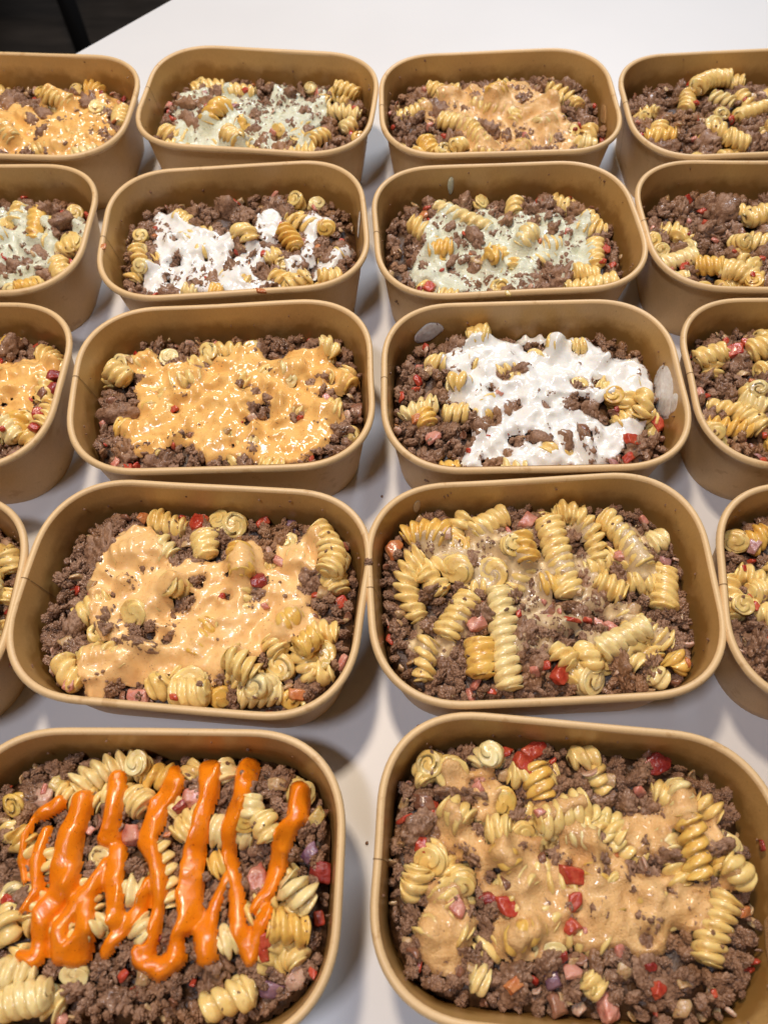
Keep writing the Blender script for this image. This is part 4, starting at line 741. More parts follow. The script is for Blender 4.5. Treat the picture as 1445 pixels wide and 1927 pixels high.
DESC = {'1LL': 'back row far left bowl', '1L': 'back row green-sauced bowl', '1R': 'back row heaped orange-sauced bowl', '1RR': 'back row far right bowl',
        '2LL': 'second row far left bowl', '2L': 'second row white-sauced bowl', '2R': 'second row uncut green-sauced bowl', '2RR': 'second row far right bowl',
        '3LL': 'third row far left bowl', '3L': 'third row uncut orange-sauced bowl', '3R': 'third row white-sauced bowl', '3RR': 'third row far right bowl',
        '4LL': 'fourth row far left bowl', '4L': 'fourth row orange-sauced bowl', '4R': 'fourth row creamy pasta bowl', '4RR': 'fourth row far right bowl',
        '5L': 'front bowl with orange drizzle', '5R': 'front bowl with stirred orange sauce', '5RR': 'front row bowl cut off at right'}
BOWL_LABEL = {
 '1LL': 'kraft paper bowl of pasta under orange sauce, far left of the back row', '1L': 'kraft paper bowl with pale green sauce in the back row',
 '1R': 'kraft paper bowl heaped with orange-sauced pasta in the back row', '1RR': 'kraft paper bowl without sauce, far right of the back row',
 '2LL': 'kraft paper bowl with green sauce cut off at left, second row from back', '2L': 'kraft paper bowl with white sauce, second row from back',
 '2R': 'kraft paper bowl with pale green sauce right of centre, second row from back', '2RR': 'kraft paper bowl without sauce, far right of the second row from back',
 '3LL': 'kraft paper bowl with orange sauce cut off at left, third row from back', '3L': 'kraft paper bowl with smooth orange sauce left of centre, third row from back',
 '3R': 'kraft paper bowl with white sauce right of centre, third row from back', '3RR': 'kraft paper bowl without sauce cut off at right, third row from back',
 '4LL': 'sliver of kraft paper bowl at the left edge, fourth row from back', '4L': 'kraft paper bowl with pale orange sauce left of centre, fourth row from back',
 '4R': 'kraft paper bowl of bare pasta spirals and beef, fourth row from back', '4RR': 'kraft paper bowl cut off at the right edge, fourth row from back',
 '5L': 'kraft paper bowl with bright orange zigzag drizzle, front left', '5R': 'kraft paper bowl with stirred orange sauce, front right',
 '5RR': 'sliver of kraft paper bowl at the right edge of the front row'}
SAUCEWORD = {'orange': 'smooth pale orange sauce', 'mixed': 'stirred orange sauce', 'cream': 'thin cream sauce', 'white': 'thick glossy white sauce',
             'green': 'grainy pale green herb sauce', 'pinkish': 'pale pink sauce', 'drizzle': 'bright orange chilli sauce zigzag'}
ORD = {2: ['left one of two', 'right one of two'], 3: ['leftmost of three', 'middle of three', 'rightmost of three']}
NUMW = ['leftmost', 'second from left', 'third from left', 'fourth from left', 'fifth from left', 'sixth from left', 'seventh from left', 'eighth from left']
def region(x, y):
    yy = 'back' if y > 18 else ('front' if y < -18 else 'middle')
    xx = 'left' if x < -30 else ('right' if x > 30 else 'centre')
    if yy == 'middle': return 'the centre' if xx == 'centre' else xx + ' side'
    return yy + ' ' + xx if xx != 'centre' else yy + ' centre'
def label_all(items, key):
    """items: list of (object, word, x, y); every label tells one piece"""
    cells = {}
    for o, w, x, y in items: cells.setdefault((w, region(x, y)), []).append((x, o))
    for (w, rg), lst in cells.items():
        lst.sort(key=lambda q: q[0])
        for i, (x, o) in enumerate(lst):
            pre = '' if len(lst) == 1 else (ORD[len(lst)][i].split(' of ')[0] if len(lst) in ORD else NUMW[min(i, 7)])
            pre = pre.replace(' one', '')
            l = ('%s, %s in %s of %s' % (w, pre, rg, DESC[key])) if pre else '%s in %s of %s' % (w, rg, DESC[key])
            if len(l.replace('-', ' ').split()) > 16 or len(l.split()) > 15: l = l.replace('from left in', 'at').replace(' in the centre of', ' at centre of').replace('-sauced', '').replace(' uncut', '').replace(' with ', ', ').replace('sauce-covered', 'sauced')
            o['label'] = l

FINE = {'3L', '3R', '4L', '4R', '4RR', '4LL', '5L', '5R', '3RR', '3LL'}
def fill(key):
    F_ = FOOD[key]; bx, by, th = BOWLS[key]; sd = hash_key(key); r = np.random.default_rng(sd)
    fine = key in FINE
    def place(o): o.location = (bx * MM, by * MM, 0); o.rotation_euler = (0, 0, th); return o
    ins = inside(XX, YY, 36)
    # lie of the heap
    H = 33.5 + 3.0 * (1 - (XX / 82) ** 2) * (1 - (YY / 58) ** 2) + 1.8 * noise2(XX, YY, 22, sd) + 1.0 * noise2(XX, YY, 9, sd + 1)
    H += {'1R': 2.5, '5L': 2.5, '5R': 1.5, '4L': 1.5, '4R': 1.5, '1L': -.5, '1LL': -1, '5RR': -4}.get(key, 0)
    if key == '1R': H += 5 * np.exp(-((XX - 14) / 38) ** 2 - ((YY - 12) / 32) ** 2)
    H -= 7 * np.exp(-np.clip(ins, 0, 99) / 4.5)
    mound = np.zeros_like(H)
    for x, y, q in F_.get('M', []):
        g = np.exp(-((XX - x) ** 2 + (YY - y) ** 2) / (2 * (q * .55) ** 2)); mound = np.maximum(mound, g)
    H += 2.6 * mound
    T = H - 3.0                                                       # running top of the heap
    base = H - 4.5
    wet = np.full(XX.shape, -1.)
    for pl in F_.get('P', []): wet = np.maximum(wet, poly_sd(pl, XX, YY))
    for x, y, q in F_.get('H', []): wet = np.minimum(wet, np.hypot(XX - x, YY - y) - q)
    # half-buried pasta under the rest
    nfil = {'5RR': 5, '4R': 16, '5R': 16, '1R': 18, '5L': 14}.get(key, 13)
    kf = 0; t_ = 0
    while kf < nfil and t_ < 300:
        t_ += 1
        x, y = r.uniform(-70, 70), r.uniform(-47, 47)
        if inside(x, y, 34) < 8 or at(mound, x, y) > .62: continue
        a = r.uniform(0, 3.14); L2 = r.uniform(5, 15); R = r.uniform(6.2, 7.6)
        p0 = np.array(clamp_in(x - L2 * math.cos(a), y - L2 * math.sin(a), 36, R)); p2 = np.array(clamp_in(x + L2 * math.cos(a), y + L2 * math.sin(a), 36, R))
        p1 = (p0 + p2) / 2 + r.normal(0, 4, 2); z = at(H, x, y) - (3.5 if at(wet, x, y) > 0 else 1.0); tl = r.uniform(-3, 3)
        V, Fc = spiral([(*p0, z - tl), (*p1, z + 1), (*p2, z + tl)], R, sd * 77 + kf, False)
        k = inside(V[:, 0], V[:, 1], V[:, 2], .4); bad = k < 0
        if bad.any(): V[bad, :2] *= (1 + k[bad] / np.hypot(V[bad, 0], V[bad, 1]))[:, None]
        splat(T, V); kf += 1
        ct, s_ = math.cos(th), math.sin(th)
        EXTRA.append((np.c_[bx + V[:, 0] * ct - V[:, 1] * s_, by + V[:, 0] * s_ + V[:, 1] * ct, V[:, 2]], Fc))
    # pasta
    allP = []; items = []
    LW = {}
    specs = []
    for q in F_.get('S', []): specs.append(('S', q))
    for q in F_.get('E', []): specs.append(('E', q))
    order = r.permutation(len(specs))
    n_p = 0
    for oi in order:
        kind, q = specs[oi]; s2 = sd * 31 + int(oi)
        if kind == 'S':
            p0, p1, p2 = np.array(q[0:2]), np.array(q[2:4]), np.array(q[4:6])
            L = np.linalg.norm(p2 - p0); R = r.uniform(6.3, 7.7)
            if L < 12: R = r.uniform(5.6, 6.8)
            c0 = (p0 + p2) / 2; g_ = 1.14 if L > 14 else 1.3; p0 = c0 + (p0 - c0) * g_; p2 = c0 + (p2 - c0) * g_
            p0 = np.array(clamp_in(*p0, 36, R * .8)); p2 = np.array(clamp_in(*p2, 36, R * .8)); p1 = np.array(clamp_in(*p1, 36, R * .6))
            L = np.linalg.norm(p2 - p0)
            mid = .25 * p0 + .5 * p1 + .25 * p2
            hs = [at(T, *p0), at(T, *mid), at(T, *p2)]
            za = max(hs[0], 30) + R * .62; zb = max(hs[2], 30) + R * .62; zm = hs[1] + R * .62
            lo = max(za, zb, zm) - 4.5
            za, zb = max(za, lo), max(zb, lo); zc = max(zm, (za + zb) / 2)
            zc, za, zb = min(zc, 50), min(za, 49), min(zb, 49)
            V, Fc = spiral([(*p0, za), (*p1, 2 * zc - .5 * (za + zb)), (*p2, zb)], R, s2, fine)
            bend = np.linalg.norm(p1 - (p0 + p2) / 2)
            word = 'curved pasta spiral' if bend > 5 else ('long pasta spiral' if L > 30 else ('short pasta spiral' if L < 17 else 'pasta spiral'))
            cx, cy = mid
        else:
            x, y, er = q; R = float(np.clip(er * 1.08, 5.6, 9)); x, y = clamp_in(x, y, 38, R * .9)
            zt = min(max(at(T, x, y), 32) + R * .95, 51)
            a = r.uniform(-2.6, -.5); tilt = r.uniform(.3, .8)       # the open end looks up and to the front
            dx, dy = math.cos(a) * math.sin(tilt), math.sin(a) * math.sin(tilt); dz = math.cos(tilt); Ln = 16
            top = np.array((x, y, zt)); bot = top - Ln * np.array((dx, dy, dz))
            bot[:2] = clamp_in(bot[0], bot[1], 24, R * .9); bot[2] = max(bot[2], 14)
            V, Fc = spiral([bot, (top + bot) / 2 + r.normal(0, .8, 3), top], R, s2, fine, depth=r.uniform(2.2, 3.2), bulge=.16, tailk=r.choice((.6, .75, .95)))
            word = 'pasta spiral seen end on'; cx, cy = x, y
        # keep it inside the paper
        k = inside(V[:, 0], V[:, 1], V[:, 2], .4); bad = k < 0
        if bad.any():
            rad = np.hypot(V[bad, 0], V[bad, 1]); V[bad, :2] *= (1 + k[bad] / rad)[:, None]
        o = place(mesh_obj('pasta_spiral', V * MM, Fc, M_PASTA[(0, 0, 0, 1, 2)[s2 % 5] if key != '5L' else (0, 1, 1, 1, 2)[s2 % 5]]))
        tag(o, None, 'pasta', 'pasta spirals'); items.append([o, word, cx, cy])
        splat(T, V); allP.append(V)
    T = neigh(neigh(T, np.maximum), np.minimum)
    pasta_over = T - H
    # beef, laid where no pasta lies
    area = []
    big = []
    n_big = 230 if fine else 200
    tries = 0
    pts = []
    while len(pts) < n_big and tries < 4000:
        tries += 1
        x, y = r.uniform(-80, 80), r.uniform(-57, 57)
        i_ = inside(x, y, 34)
        if i_ < 3: continue
        mo = at(mound, x, y); po = at(pasta_over, x, y)
        if po > .5 and mo < .8: continue
        if po > 3.0 and r.random() > .05: continue
        s = r.choice((3.2, 4.6, 6.4, 8.8, 11.5), p=(.2, .2, .25, .2, .15)) * r.uniform(.9, 1.1) * (1.12 if mo > .4 else 1)
        if any((x - a) ** 2 + (y - b) ** 2 < (.62 * (s + c) * .8) ** 2 for a, b, c, _, _ in pts): continue
        i_ = min(inside(x, y, 34), inside(x, y, 26)); s = min(s, max(i_ * .72 + .6, 1.6))
        z = at(H, x, y) + r.uniform(-3.6, 1.4) - s * .3
        pts.append((x, y, s, z, 0))
    n_small = 420 if fine else 260
    for _ in range(n_small):                                   # loose crumbs, also on the pasta
        x, y = r.uniform(-80, 80), r.uniform(-57, 57)
        if inside(x, y, 34) < 1.5: continue
        po = at(pasta_over, x, y)
        onp = po > 1.0
        if at(wet, x, y) > 0 and F_.get('sauce') in ('orange', 'white', 'drizzle', 'mixed') and r.random() < .85: continue
        if onp and r.random() > .16: continue
        s = r.uniform(.6, 1.3) if onp else r.uniform(1.2, 3.6)
        z = (at(T, x, y) if onp else at(H, x, y) + r.uniform(-1, 2.5)) - s * .1
        pts.append((x, y, s, z, 1))
    for _ in range(16):                                        # specks stuck to the inside wall
        a = r.uniform(0, 2 * math.pi); z = r.uniform(39, 52); x, y = 95 * math.cos(a), 75 * math.sin(a)
        while inside(x, y, z) < .8: x *= .992; y *= .992
        pts.append((x, y, r.uniform(.35, .85), z, 2))
    lv = 5 if key[0] in '45' else 4
    n = len(pts)
    PT = np.array([p[:4] for p in pts]); pick = r.integers(0, NCL, n)
    bits = r.random(n) < np.where((PT[:, 2] > 1.6) & (PT[:, 2] < 3.7), .2, 0); pick[bits] = NCL + r.integers(0, 6, bits.sum())
    turn = r.uniform(-3.14, 3.14, (n, 3)); scl = PT[:, 2:3] * np.c_[r.uniform(.85, 1.25, n), r.uniform(.85, 1.25, n), r.uniform(.7, 1.0, n)]
    for k in range(n):
        Rm = np.array(Euler(turn[k]).to_matrix())
        V = (PROTO[(4 if fine else 3) if PT[k, 2] > 3 else 3][pick[k]][0] * scl[k]) @ Rm.T + PT[k, [0, 1, 3]]
        splat(T, V)
    T = neigh(neigh(T, np.maximum), np.minimum)
    # beef object: bed of juice + scattered clumps
    st = 3
    bi = np.arange(0, len(GX), st); bj = np.arange(0, len(GY), st)
    BXX, BYY, BZ = XX[np.ix_(bi, bj)], YY[np.ix_(bi, bj)], (base + .8 * noise2(XX, YY, 4, sd + 3))[np.ix_(bi, bj)]
    ok = inside(BXX, BYY, BZ, -1.8) > 0
    idx = -np.ones(ok.shape, int); idx[ok] = np.arange(ok.sum())
    Vb = np.c_[BXX[ok], BYY[ok], BZ[ok]]
    ii = inside(Vb[:, 0], Vb[:, 1], Vb[:, 2], .15); bad = ii < 0
    Vb[bad, :2] *= (1 + ii[bad] / np.hypot(Vb[bad, 0], Vb[bad, 1]))[:, None]
    a, b, c, d = idx[:-1, :-1], idx[1:, :-1], idx[1:, 1:], idx[:-1, 1:]
    q = (a >= 0) & (b >= 0) & (c >= 0) & (d >= 0)
    Fb = np.stack([a[q], b[q], c[q], d[q]], 1)
    nb = len(Vb)
    V = np.r_[Vb, PT[:, [0, 1, 3]]]
    me = bpy.data.meshes.new('minced_beef')
    me.vertices.add(len(V)); me.vertices.foreach_set('co', (V * MM).astype(np.float32).ravel())
    me.loops.add(len(Fb) * 4); me.loops.foreach_set('vertex_index', Fb.astype(np.int32).ravel())
    me.polygons.add(len(Fb)); me.polygons.foreach_set('loop_start', (np.arange(len(Fb)) * 4).astype(np.int32)); me.polygons.foreach_set('loop_total', np.full(len(Fb), 4, np.int32))
    me.update(calc_edges=True); me.polygons.foreach_set('use_smooth', np.ones(len(Fb), bool))
    me.materials.append(M_JUICE)
    z0 = np.zeros
    at_ = me.attributes.new('scatter', 'BOOLEAN', 'POINT'); at_.data.foreach_set('value', np.r_[z0(nb, bool), np.ones(n, bool)])
    at_ = me.attributes.new('pick', 'INT', 'POINT'); at_.data.foreach_set('value', np.r_[z0(nb, np.int32), pick.astype(np.int32)])
    at_ = me.attributes.new('turn', 'FLOAT_VECTOR', 'POINT'); at_.data.foreach_set('vector', np.r_[z0((nb, 3)), turn].astype(np.float32).ravel())
    at_ = me.attributes.new('size', 'FLOAT_VECTOR', 'POINT'); at_.data.foreach_set('vector', np.r_[z0((nb, 3)), scl * MM].astype(np.float32).ravel())
    o = bpy.data.objects.new('minced_beef', me); COL.objects.link(o); place(o)
    md = o.modifiers.new('scatter', 'NODES'); md.node_group = TREE[lv]
    tag(o, 'crumbled brown minced beef filling the ' + DESC[key], 'minced beef', None, 'stuff')
    # tomato and onion pieces pressed into the top
    vi = []
    for kk in 'TO':
        for n_, (x, y, er, c) in enumerate(F_.get(kk, [])):
            s2 = sd * 17 + n_ * 3 + (1 if kk == 'O' else 0)
            er = float(np.clip(er * .86, 1.6, 7.5))
            if inside(x, y, 36, er * .7) < 0: x, y = clamp_in(x, y, 36, er * .7)
            V, Fc = chunk(er * 1.05, c, s2)
            rr = np.random.default_rng(s2)
            Rm = np.array((Matrix.Rotation(rr.uniform(-3.1, 3.1), 3, 'Z') @ Euler((rr.uniform(-.5, .5), rr.uniform(-.5, .5), 0)).to_matrix()))
            patch = [at(T, x + a_, y + b_) for a_ in (-er * .5, 0, er * .5) for b_ in (-er * .5, 0, er * .5)]
            z = min(float(np.mean(patch)) + (.3 if kk == 'T' else .1), 51)
            V = V @ Rm.T + np.array((x, y, z))
            k = inside(V[:, 0], V[:, 1], V[:, 2], .4); bad = k < 0
            if bad.any(): V[bad, :2] *= (1 + k[bad] / np.hypot(V[bad, 0], V[bad, 1]))[:, None]
            o = place(mesh_obj('tomato_piece' if kk == 'T' else 'onion_piece', V * MM, Fc, M_VEG[c]))
            tag(o, None, 'tomato' if kk == 'T' else 'onion', 'tomato pieces' if kk == 'T' else 'onion pieces')
            vi.append([o, VEGWORD[c] + ' piece', x, y])
    # sauce draped over the heap
    sc = F_.get('sauce')
    mask = None
    if sc:
        jit = .9 * noise2(XX, YY, 5, sd + 9) + .5 * noise2(XX, YY, 2.2, sd + 10)
        if sc == 'drizzle':
            bead = np.full(XX.shape, -9.0)
            hgt = np.full(XX.shape, -9.0)
            jx, jy = XX + .7 * noise2(XX, YY, 7, 3), YY + .7 * noise2(XX, YY, 7, 4)
            S = np.maximum(blur(T, 3.6), blur(T, 1.8) - .6) + 1.5
            for kd, st_ in enumerate(F_['D']):
                p = np.array(st_)
                for i in range(len(p) - 1):
                    a, b = p[i], p[i + 1]; e = b[:2] - a[:2]
                    t = np.clip(((jx - a[0]) * e[0] + (jy - a[1]) * e[1]) / max(e @ e, 1e-9), 0, 1)
                    d = np.hypot(jx - a[0] - t * e[0], jy - a[1] - t * e[1]); w = (a[2] + t * (b[2] - a[2])) * (.97 + .08 * noise2(XX, YY, 6, 40 + kd))
                    q = w - d
                    hh = np.sqrt(np.clip(w * w - d * d, 0, None)) * .82 + (.5 if kd % 2 else 0)
                    hgt = np.maximum(hgt, np.where(q > 0, hh, -9)); bead = np.maximum(bead, q)
            Z = S + hgt - .6 + .35 * noise2(XX, YY, 4, 77)
            near = bead > -.75
            Z = np.where(bead > 0, Z, S - 2.5)
            Z = np.where(near, blur(Z, .7), Z)
            Z = np.where(near & (bead > 0), np.maximum(Z, blur(T, 1.6) * .25 + Z * .75), Z)
            keep = near; depth = np.full(XX.shape, 3.0)
        else:
            sdv = np.full(XX.shape, -99.0)
            for pl in F_['P']: sdv = np.maximum(sdv, poly_sd(pl, XX, YY))
            for x, y, q in F_.get('H', []): sdv = np.minimum(sdv, np.hypot(XX - x, YY - y) - q * {'white': 1.15, 'orange': 1.0, 'green': 1.0}.get(sc, 1.0))
            sdv = sdv + jit * (2.2 if sc == 'green' else 1.0)
            if sc == 'cream': sdv = np.maximum(sdv, np.minimum(7 * noise2(XX, YY, 13, 501) + 2.5 * noise2(XX, YY, 5, 502) - .8, 3 - np.maximum(np.abs(XX) - 60, np.abs(YY - 4) - 32)))
            par = {'orange': (2.6, 1.0, 3.0, 1.6), 'white': (2.6, 1.3, 2.6, 1.3), 'green': (1.8, .8, 2.2, 1.2), 'mixed': (2.2, .7, 2.6, 1.5), 'cream': (1.7, -.9, 1.8, .65), 'pinkish': (2.5, .8, 3, .9)}[sc]
            s1, t1, edge, coat = par
            W = blur(T, s1 / G); Ws = blur(T, .85 / G)
            nz = noise2(XX, YY, 11, sd + 20); nf = noise2(XX, YY, 3.5, sd + 21)
            amt = np.clip(sdv / edge, 0, 1) ** .55
            fill_ = W + t1 + (1.2 if sc == 'white' else .9) * nz + (.7 if sc == 'white' else .35) * nf + .15 * noise2(XX, YY, 1.8, sd + 23)
            film = Ws + coat * (.75 + .8 * nz + .35 * nf) - (.0 if sc in ('orange', 'white', 'pinkish') else .45)
            k_ = 1.2
            Z = np.maximum(fill_, film) + k_ * .25 * np.clip(1 - np.abs(fill_ - film) / k_, 0, 1) ** 2
            Z = Z * 1.0 - (1 - amt) * 3.0
            Z = blur(Z, .55)
            keep = sdv > -.8
            depth = Z - T
            deep = blur(np.maximum(W - T, 0), 1.2)
            depth = blur(depth, 1.0) + .25 * np.clip(t1, 0, 1)
        keep &= inside(XX, YY, np.clip(Z, 20, 54), .6) > 0
        idx = -np.ones(keep.shape, int); idx[keep] = np.arange(keep.sum())
        a, b, c, d = idx[:-1, :-1], idx[1:, :-1], idx[1:, 1:], idx[:-1, 1:]
        q = (a >= 0) & (b >= 0) & (c >= 0) & (d >= 0)
        V = np.c_[XX[keep], YY[keep], Z[keep]]
        Fq = np.stack([a[q], b[q], c[q], d[q]], 1)
        above = (Z - T)[keep] > -1.2
        Fq = Fq[above[Fq].any(1)]
        used = np.unique(Fq); mp = -np.ones(len(V), int); mp[used] = np.arange(len(used))
        o = place(mesh_obj(('chilli_sauce' if sc == 'drizzle' else 'sauce'), V[used] * MM, mp[Fq], M_SAUCE['peach' if key == '4L' else sc]))
        at_ = o.data.attributes.new('depth', 'FLOAT', 'POINT'); at_.data.foreach_set('value', depth[keep][used].astype(np.float32))
        tag(o, SAUCEWORD[sc] + ' draped over the ' + DESC[key], 'sauce', 'sauces poured over the food')
        mask = keep & (Z > T - .3)
    for it in items:
        o, w, x, y = it
        if mask is not None:
            i = int((x + 84) / G); j = int((y + 60) / G); m_ = mask[max(i - 4, 0):i + 5, max(j - 4, 0):j + 5]
            if m_.size and m_.mean() > .6: it[1] = w.replace('pasta spiral', 'sauce-covered pasta spiral').replace(' seen end on', '')
    label_all(items, key); label_all(vi, key)

EXTRA = []
for key, lab in BOWL_LABEL.items():
    bowl(key, lab)
    fill(key)
off = np.cumsum([0] + [len(v) for v, f in EXTRA])
o = mesh_obj('pasta_spirals_below', np.concatenate([v for v, f in EXTRA]) * MM, np.concatenate([f + k for (v, f), k in zip(EXTRA, off)]), M_PASTA[0])
tag(o, 'half buried pasta spirals peeping out between the beef in all the bowls', 'pasta', None, 'stuff')

# ---------------------------------------------------------------- bits stuck on rims and walls
def stray(key, x, y, z, size, c, name, label, cat, flat=.5):
    bx, by, th = BOWLS[key]; V, F = chunk(1, 'r' if c != 'beef' else 'r', hash_key(label))
    if c == 'beef': V, F = clump(4, hash_key(label)); V = V * 1.1
    V = V / np.abs(V).max() * np.array(size)
    ct, s_ = math.cos(th), math.sin(th)
    o = mesh_obj(name, V * MM, F, M_BEEF if c == 'beef' else (M_SAUCE[c] if c in M_SAUCE else M_VEG[c]))
    if c in M_SAUCE:
        at_ = o.data.attributes.new('depth', 'FLOAT', 'POINT'); at_.data.foreach_set('value', np.full(len(V), .35, np.float32))
    o.location = ((bx + x * ct - y * s_) * MM, (by + x * s_ + y * ct) * MM, z * MM)
    tag(o, label, cat); return o
stray('2L', -83.5, -13, 54.6, (2.2, 3.4, 1.4), 'o', 'tomato_piece', 'small red tomato bit stuck on left rim of second row white-sauced bowl', 'tomato')
stray('2L', 17, -59.5, 54.2, (3.6, 2.4, 1.8), 'o', 'tomato_piece', 'red tomato bit on front rim of second row white-sauced bowl', 'tomato')
stray('2R', -7, -60.0, 54.0, (2.2, 3.4, 1.6), 'y', 'onion_piece', 'yellow scrap hanging on front rim of second row green-sauced bowl', 'onion')
stray('4R', -85.0, 15, 54.0, (2.6, 4.0, 2.4), 'beef', 'beef_crumb', 'brown beef crumb stuck between the two middle fourth row bowls', 'minced beef')
stray('4L', 62, -52, 53.0, (1.3, 1.6, 1.2), 'y', 'onion_piece', 'tiny yellow scrap on front right rim of fourth row orange-sauced bowl', 'onion')
stray('1R', 74, 10, 40, (1.2, 3.0, 2.6), 'r', 'tomato_piece', 'red tomato bit on right inner wall of back row heaped bowl', 'tomato')
stray('5R', 79, 16, 45, (1.2, 3.2, 4.6), 'd', 'tomato_piece', 'dark red tomato skin on right inner wall of front right bowl', 'tomato')
def wall_smear(key, side, mid, zc, hw, hh, thick, c, label, seed, tail=0):
    """a film of sauce on the inside wall; side 'R', 'L' or 'B', mid along the wall, zc height, hw x hh half size"""
    bx, by, th = BOWLS[key]; n = 60
    A, B = np.meshgrid(np.linspace(-1.25, 1.25, n), np.linspace(-1.25, 1.25, n), indexing='ij')
    a_, z_ = mid + A * hw + tail * B * hw, np.minimum(zc + B * hh, 52.5)
    e = 1 - np.hypot(A, B) + .14 * noise2(A * 10, B * 10, 9, seed) + .02 * noise2(A * 10, B * 10, 4, seed + 1)
    t = np.where(e > 0, thick * np.sqrt(np.clip(e, 0, 1)), -.25) + .55
    lo, hi = np.zeros_like(A), np.full_like(A, 95.0)
    for _ in range(26):
        m = (lo + hi) / 2
        v = inside(m, a_, z_) if side in 'RL' else inside(a_, m, z_)
        lo = np.where(v > t, m, lo); hi = np.where(v > t, hi, m)
    m = (lo + hi) / 2
    X, Y = (m if side == 'R' else -m, a_) if side in 'RL' else (a_, m)
    V = np.stack([X, Y, z_], -1).reshape(-1, 3); idx = np.arange(n * n).reshape(n, n); ok = (e > -.12)
    q = ok[:-1, :-1] & ok[1:, :-1] & ok[1:, 1:] & ok[:-1, 1:]
    F = np.stack([idx[:-1, :-1][q], idx[1:, :-1][q], idx[1:, 1:][q], idx[:-1, 1:][q]], 1)
    if side == 'R': F = F[:, ::-1]
    used = np.unique(F); mp = -np.ones(n * n, int); mp[used] = np.arange(len(used))
    o = mesh_obj('sauce_smear', V[used] * MM, mp[F], M_SAUCE[c])
    at_ = o.data.attributes.new('depth', 'FLOAT', 'POINT'); at_.data.foreach_set('value', np.full(len(used), .2, np.float32))
    o.location = (bx * MM, by * MM, 0); o.rotation_euler = (0, 0, th)
    tag(o, label, 'sauce')
wall_smear('2L', 'R', 6, 44, 3.0, 8.5, .7, 'white', 'white sauce smear up the right wall of second row white-sauced bowl', 31, .8)
wall_smear('3R', 'R', 3, 37, 15, 12, 1.6, 'white', 'white sauce pushed up the right wall of third row white-sauced bowl', 35)
wall_smear('3R', 'R', -10, 44, 5, 6.5, .5, 'white', 'small translucent white smear at right wall of third row white-sauced bowl', 32)
wall_smear('3R', 'B', -56, 38, 8, 6, .6, 'white', 'translucent white smear at back left wall of third row white-sauced bowl', 33)
wall_smear('3LL', 'R', 24, 44, 2.2, 5.5, .5, 'orange', 'orange sauce splash on right wall of third row far left bowl', 34)
wall_smear('3LL', 'R', 12, 42, 1.6, 5.0, .4, 'orange', 'smaller orange streak beside the splash on right wall of third row far left bowl', 36)
wall_smear('4R', 'B', -58, 43, 1.8, 4.5, .35, 'cream', 'pale smear on back left wall of fourth row creamy bowl', 37)
wall_smear('2R', 'B', -30, 42, 2.0, 6.0, .6, 'green', 'pale green splash up the back wall of second row green-sauced bowl', 38)
wall_smear('5R', 'R', -20, 40, 9, 6, .25, 'mixed', 'thin orange smear on right wall of front bowl with stirred sauce', 39)
wall_smear('1R', 'R', 2, 38, 8, 5, .3, 'mixed', 'thin orange smear on right wall of back row heaped bowl', 40)
r_ = np.random.default_rng(4)
# crumbs on the table
for x, y, s, c, lab in ((-2, 368, 1.7, 'beef', 'small dark beef crumb on table between second and third row bowls'),
                        (-9.5, 252, .9, 'beef', 'tiny dark crumb on table between third and fourth row bowls'),
                        (-14, 58, .9, 'beef', 'tiny dark crumb on table between the two front bowls')):
    V, F = clump(3, int(s * 100)); o = mesh_obj('beef_crumb', V * s * MM, F, M_BEEF); o.location = (x * MM, y * MM, s * .5 * MM); tag(o, lab, 'minced beef')
V, F = chunk(1, 'r', 9); V = V * np.array((3.2, 2.2, 4.8)); V[:, 0] += V[:, 2] * .3
o = mesh_obj('tomato_skin', V * MM, F, M_VEG['d']); o.location = (.013, .113, .004); tag(o, 'dark red tomato skin scrap on table behind the front right bowl', 'tomato')
# one herb leaf on the creamy pasta
lv_ = new_mat('dark_green_herb')[0]; lv_.node_tree.nodes['Principled BSDF'].inputs['Base Color'].default_value = (.035, .075, .02, 1)

# ---------------------------------------------------------------- table, floor, room beyond
tm, nt, b = new_mat('white_laminate'); pos = geo_pos(nt)
nz = tex_noise(nt, 6, 3, .5, pos)
c = ramp(nt, [(.3, (.72, .715, .71)), (.7, (.76, .755, .75))], nz.outputs[0]).outputs[0]
fl = tex_noise(nt, 2400, 1, .5, pos)
c = mix(nt, ramp(nt, [(.70, (0, 0, 0)), (.8, (.35,) * 3)], fl.outputs[0]).outputs[0], c, (.45, .43, .40))
nt.links.new(c, b.inputs['Base Color']); b.inputs['Roughness'].default_value = .36
bump(nt, b, tex_noise(nt, 1600, 2, .5, pos).outputs[0], .00005, .5)
table = empty('table', (.2, .4, -.74)); tag(table, 'white laminate table carrying the rows of paper bowls', 'table')
outline = [(-.75, .163), (-.75, -.6), (1.3, -.6), (1.3, 1.45), (.3514, 1.45)]
outline = outline[::-1]
def slab(pts, z0, z1, bev):
    bm = bmesh.new(); vs = [bm.verts.new((x - .2, y - .4, z0 + .74)) for x, y in pts]
    f = bm.faces.new(vs); bm.normal_update()
    if f.normal.z > 0: f.normal_flip()
    g = bmesh.ops.extrude_face_region(bm, geom=[f]); bmesh.ops.translate(bm, vec=(0, 0, z1 - z0), verts=[v for v in g['geom'] if isinstance(v, bmesh.types.BMVert)])
    bmesh.ops.recalc_face_normals(bm, faces=bm.faces)
    bmesh.ops.bevel(bm, geom=[e for e in bm.edges], offset=bev, segments=2, affect='EDGES', profile=.5)
    me = bpy.data.meshes.new('tabletop'); bm.to_mesh(me); bm.free(); return me
me = slab(outline, -.025, 0, .0012); me.materials.append(tm)
o = bpy.data.objects.new('tabletop', me); COL.objects.link(o); o.parent = table
blk, nt, b = new_mat('black_metal'); b.inputs['Base Color'].default_value = (.008, .008, .009, 1); b.inputs['Roughness'].default_value = .5
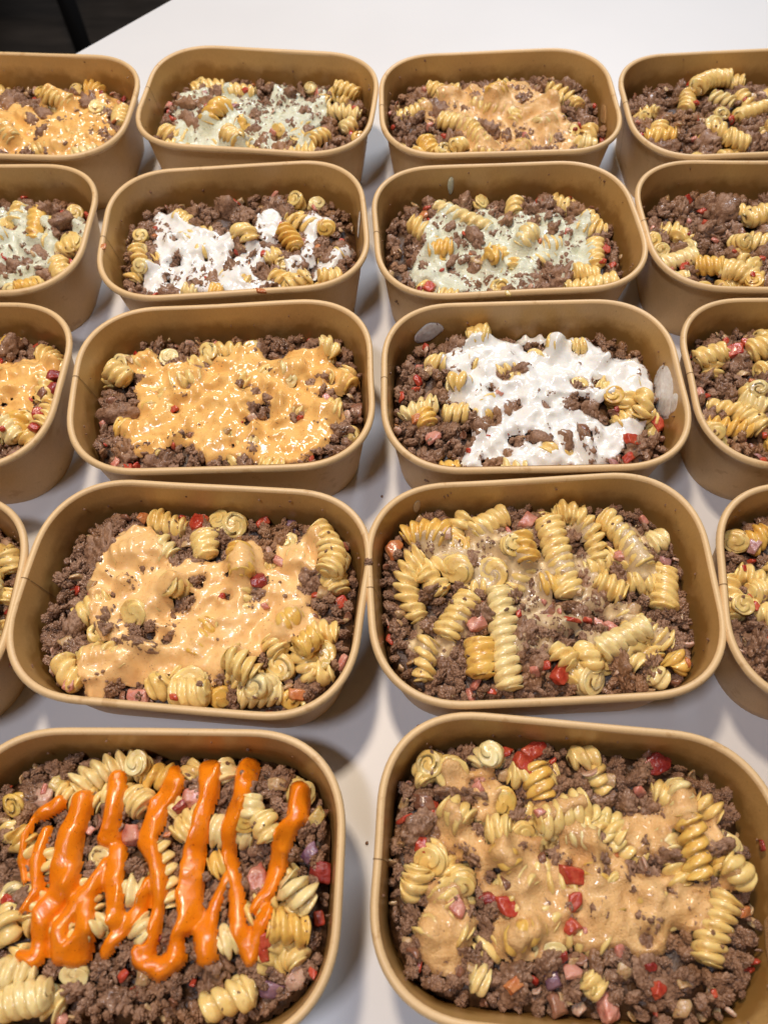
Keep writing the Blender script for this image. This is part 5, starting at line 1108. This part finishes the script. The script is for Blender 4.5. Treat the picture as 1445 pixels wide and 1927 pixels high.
def tube(a, b_, r, n=14):
    a, b_ = np.array(a, float), np.array(b_, float); t = (b_ - a) / np.linalg.norm(b_ - a)
    u = np.cross(t, (0, 1, .1)); u /= np.linalg.norm(u); v = np.cross(t, u); an = np.linspace(0, 2 * math.pi, n, endpoint=False)
    ring = r * (np.cos(an)[:, None] * u + np.sin(an)[:, None] * v)
    V = np.r_[a + ring, b_ + ring, [a], [b_]]; F = [[i, (i + 1) % n, n + (i + 1) % n, n + i] for i in range(n)]
    F += [[(i + 1) % n, i, 2 * n] for i in range(n)] + [[n + i, n + (i + 1) % n, 2 * n + 1] for i in range(n)]
    return V, F
for x, y in ((-.6, -.45), (1.15, -.45), (1.15, 1.3), (.45, 1.3), (-.6, .15)):
    V, F = tube((x - .2, y - .4, 0), (x - .2, y - .4, .716), .02); mesh_obj('leg', V, F, blk, table)
fm, nt, b = new_mat('dark_floor'); pos = geo_pos(nt)
mp = N(nt, 'ShaderNodeMapping'); mp.inputs['Rotation'].default_value = (0, 0, .6); mp.inputs['Scale'].default_value = (1.5, 9, 1); nt.links.new(pos, mp.inputs[0])
nz = tex_noise(nt, 2.2, 4, .6, mp.outputs[0])
c = ramp(nt, [(.3, (.02, .015, .011)), (.7, (.075, .056, .042))], nz.outputs[0]); nt.links.new(c.outputs[0], b.inputs['Base Color']); b.inputs['Roughness'].default_value = .55
bm = bmesh.new(); bmesh.ops.create_grid(bm, x_segments=8, y_segments=8, size=6); me = bpy.data.meshes.new('floor'); bm.to_mesh(me); bm.free(); me.materials.append(fm)
o = bpy.data.objects.new('floor', me); COL.objects.link(o); o.location = (0, 1, -.74); tag(o, kind='structure')
# a black chair stands beyond the table's left edge; of it only a leg shows
ch = empty('chair', (-.916, 2.006, -.74), 0); tag(ch, 'black metal chair on the dark floor beyond the corner of the white table', 'chair')
for x, y in ((-.2, -.2), (.2, -.2), (.2, .2), (-.2, .2)):
    V, F = tube((x * 1.08, y * 1.08, 0), (x, y, .45), .019); mesh_obj('leg', V, F, blk, ch)
bm = bmesh.new(); bmesh.ops.create_cube(bm, size=1); bmesh.ops.scale(bm, vec=(.44, .44, .03), verts=bm.verts); bmesh.ops.translate(bm, vec=(0, 0, .467), verts=bm.verts)
bmesh.ops.bevel(bm, geom=list(bm.edges), offset=.012, segments=3, affect='EDGES'); me = bpy.data.meshes.new('seat'); bm.to_mesh(me); bm.free(); me.materials.append(blk)
o = bpy.data.objects.new('seat', me); COL.objects.link(o); o.parent = ch
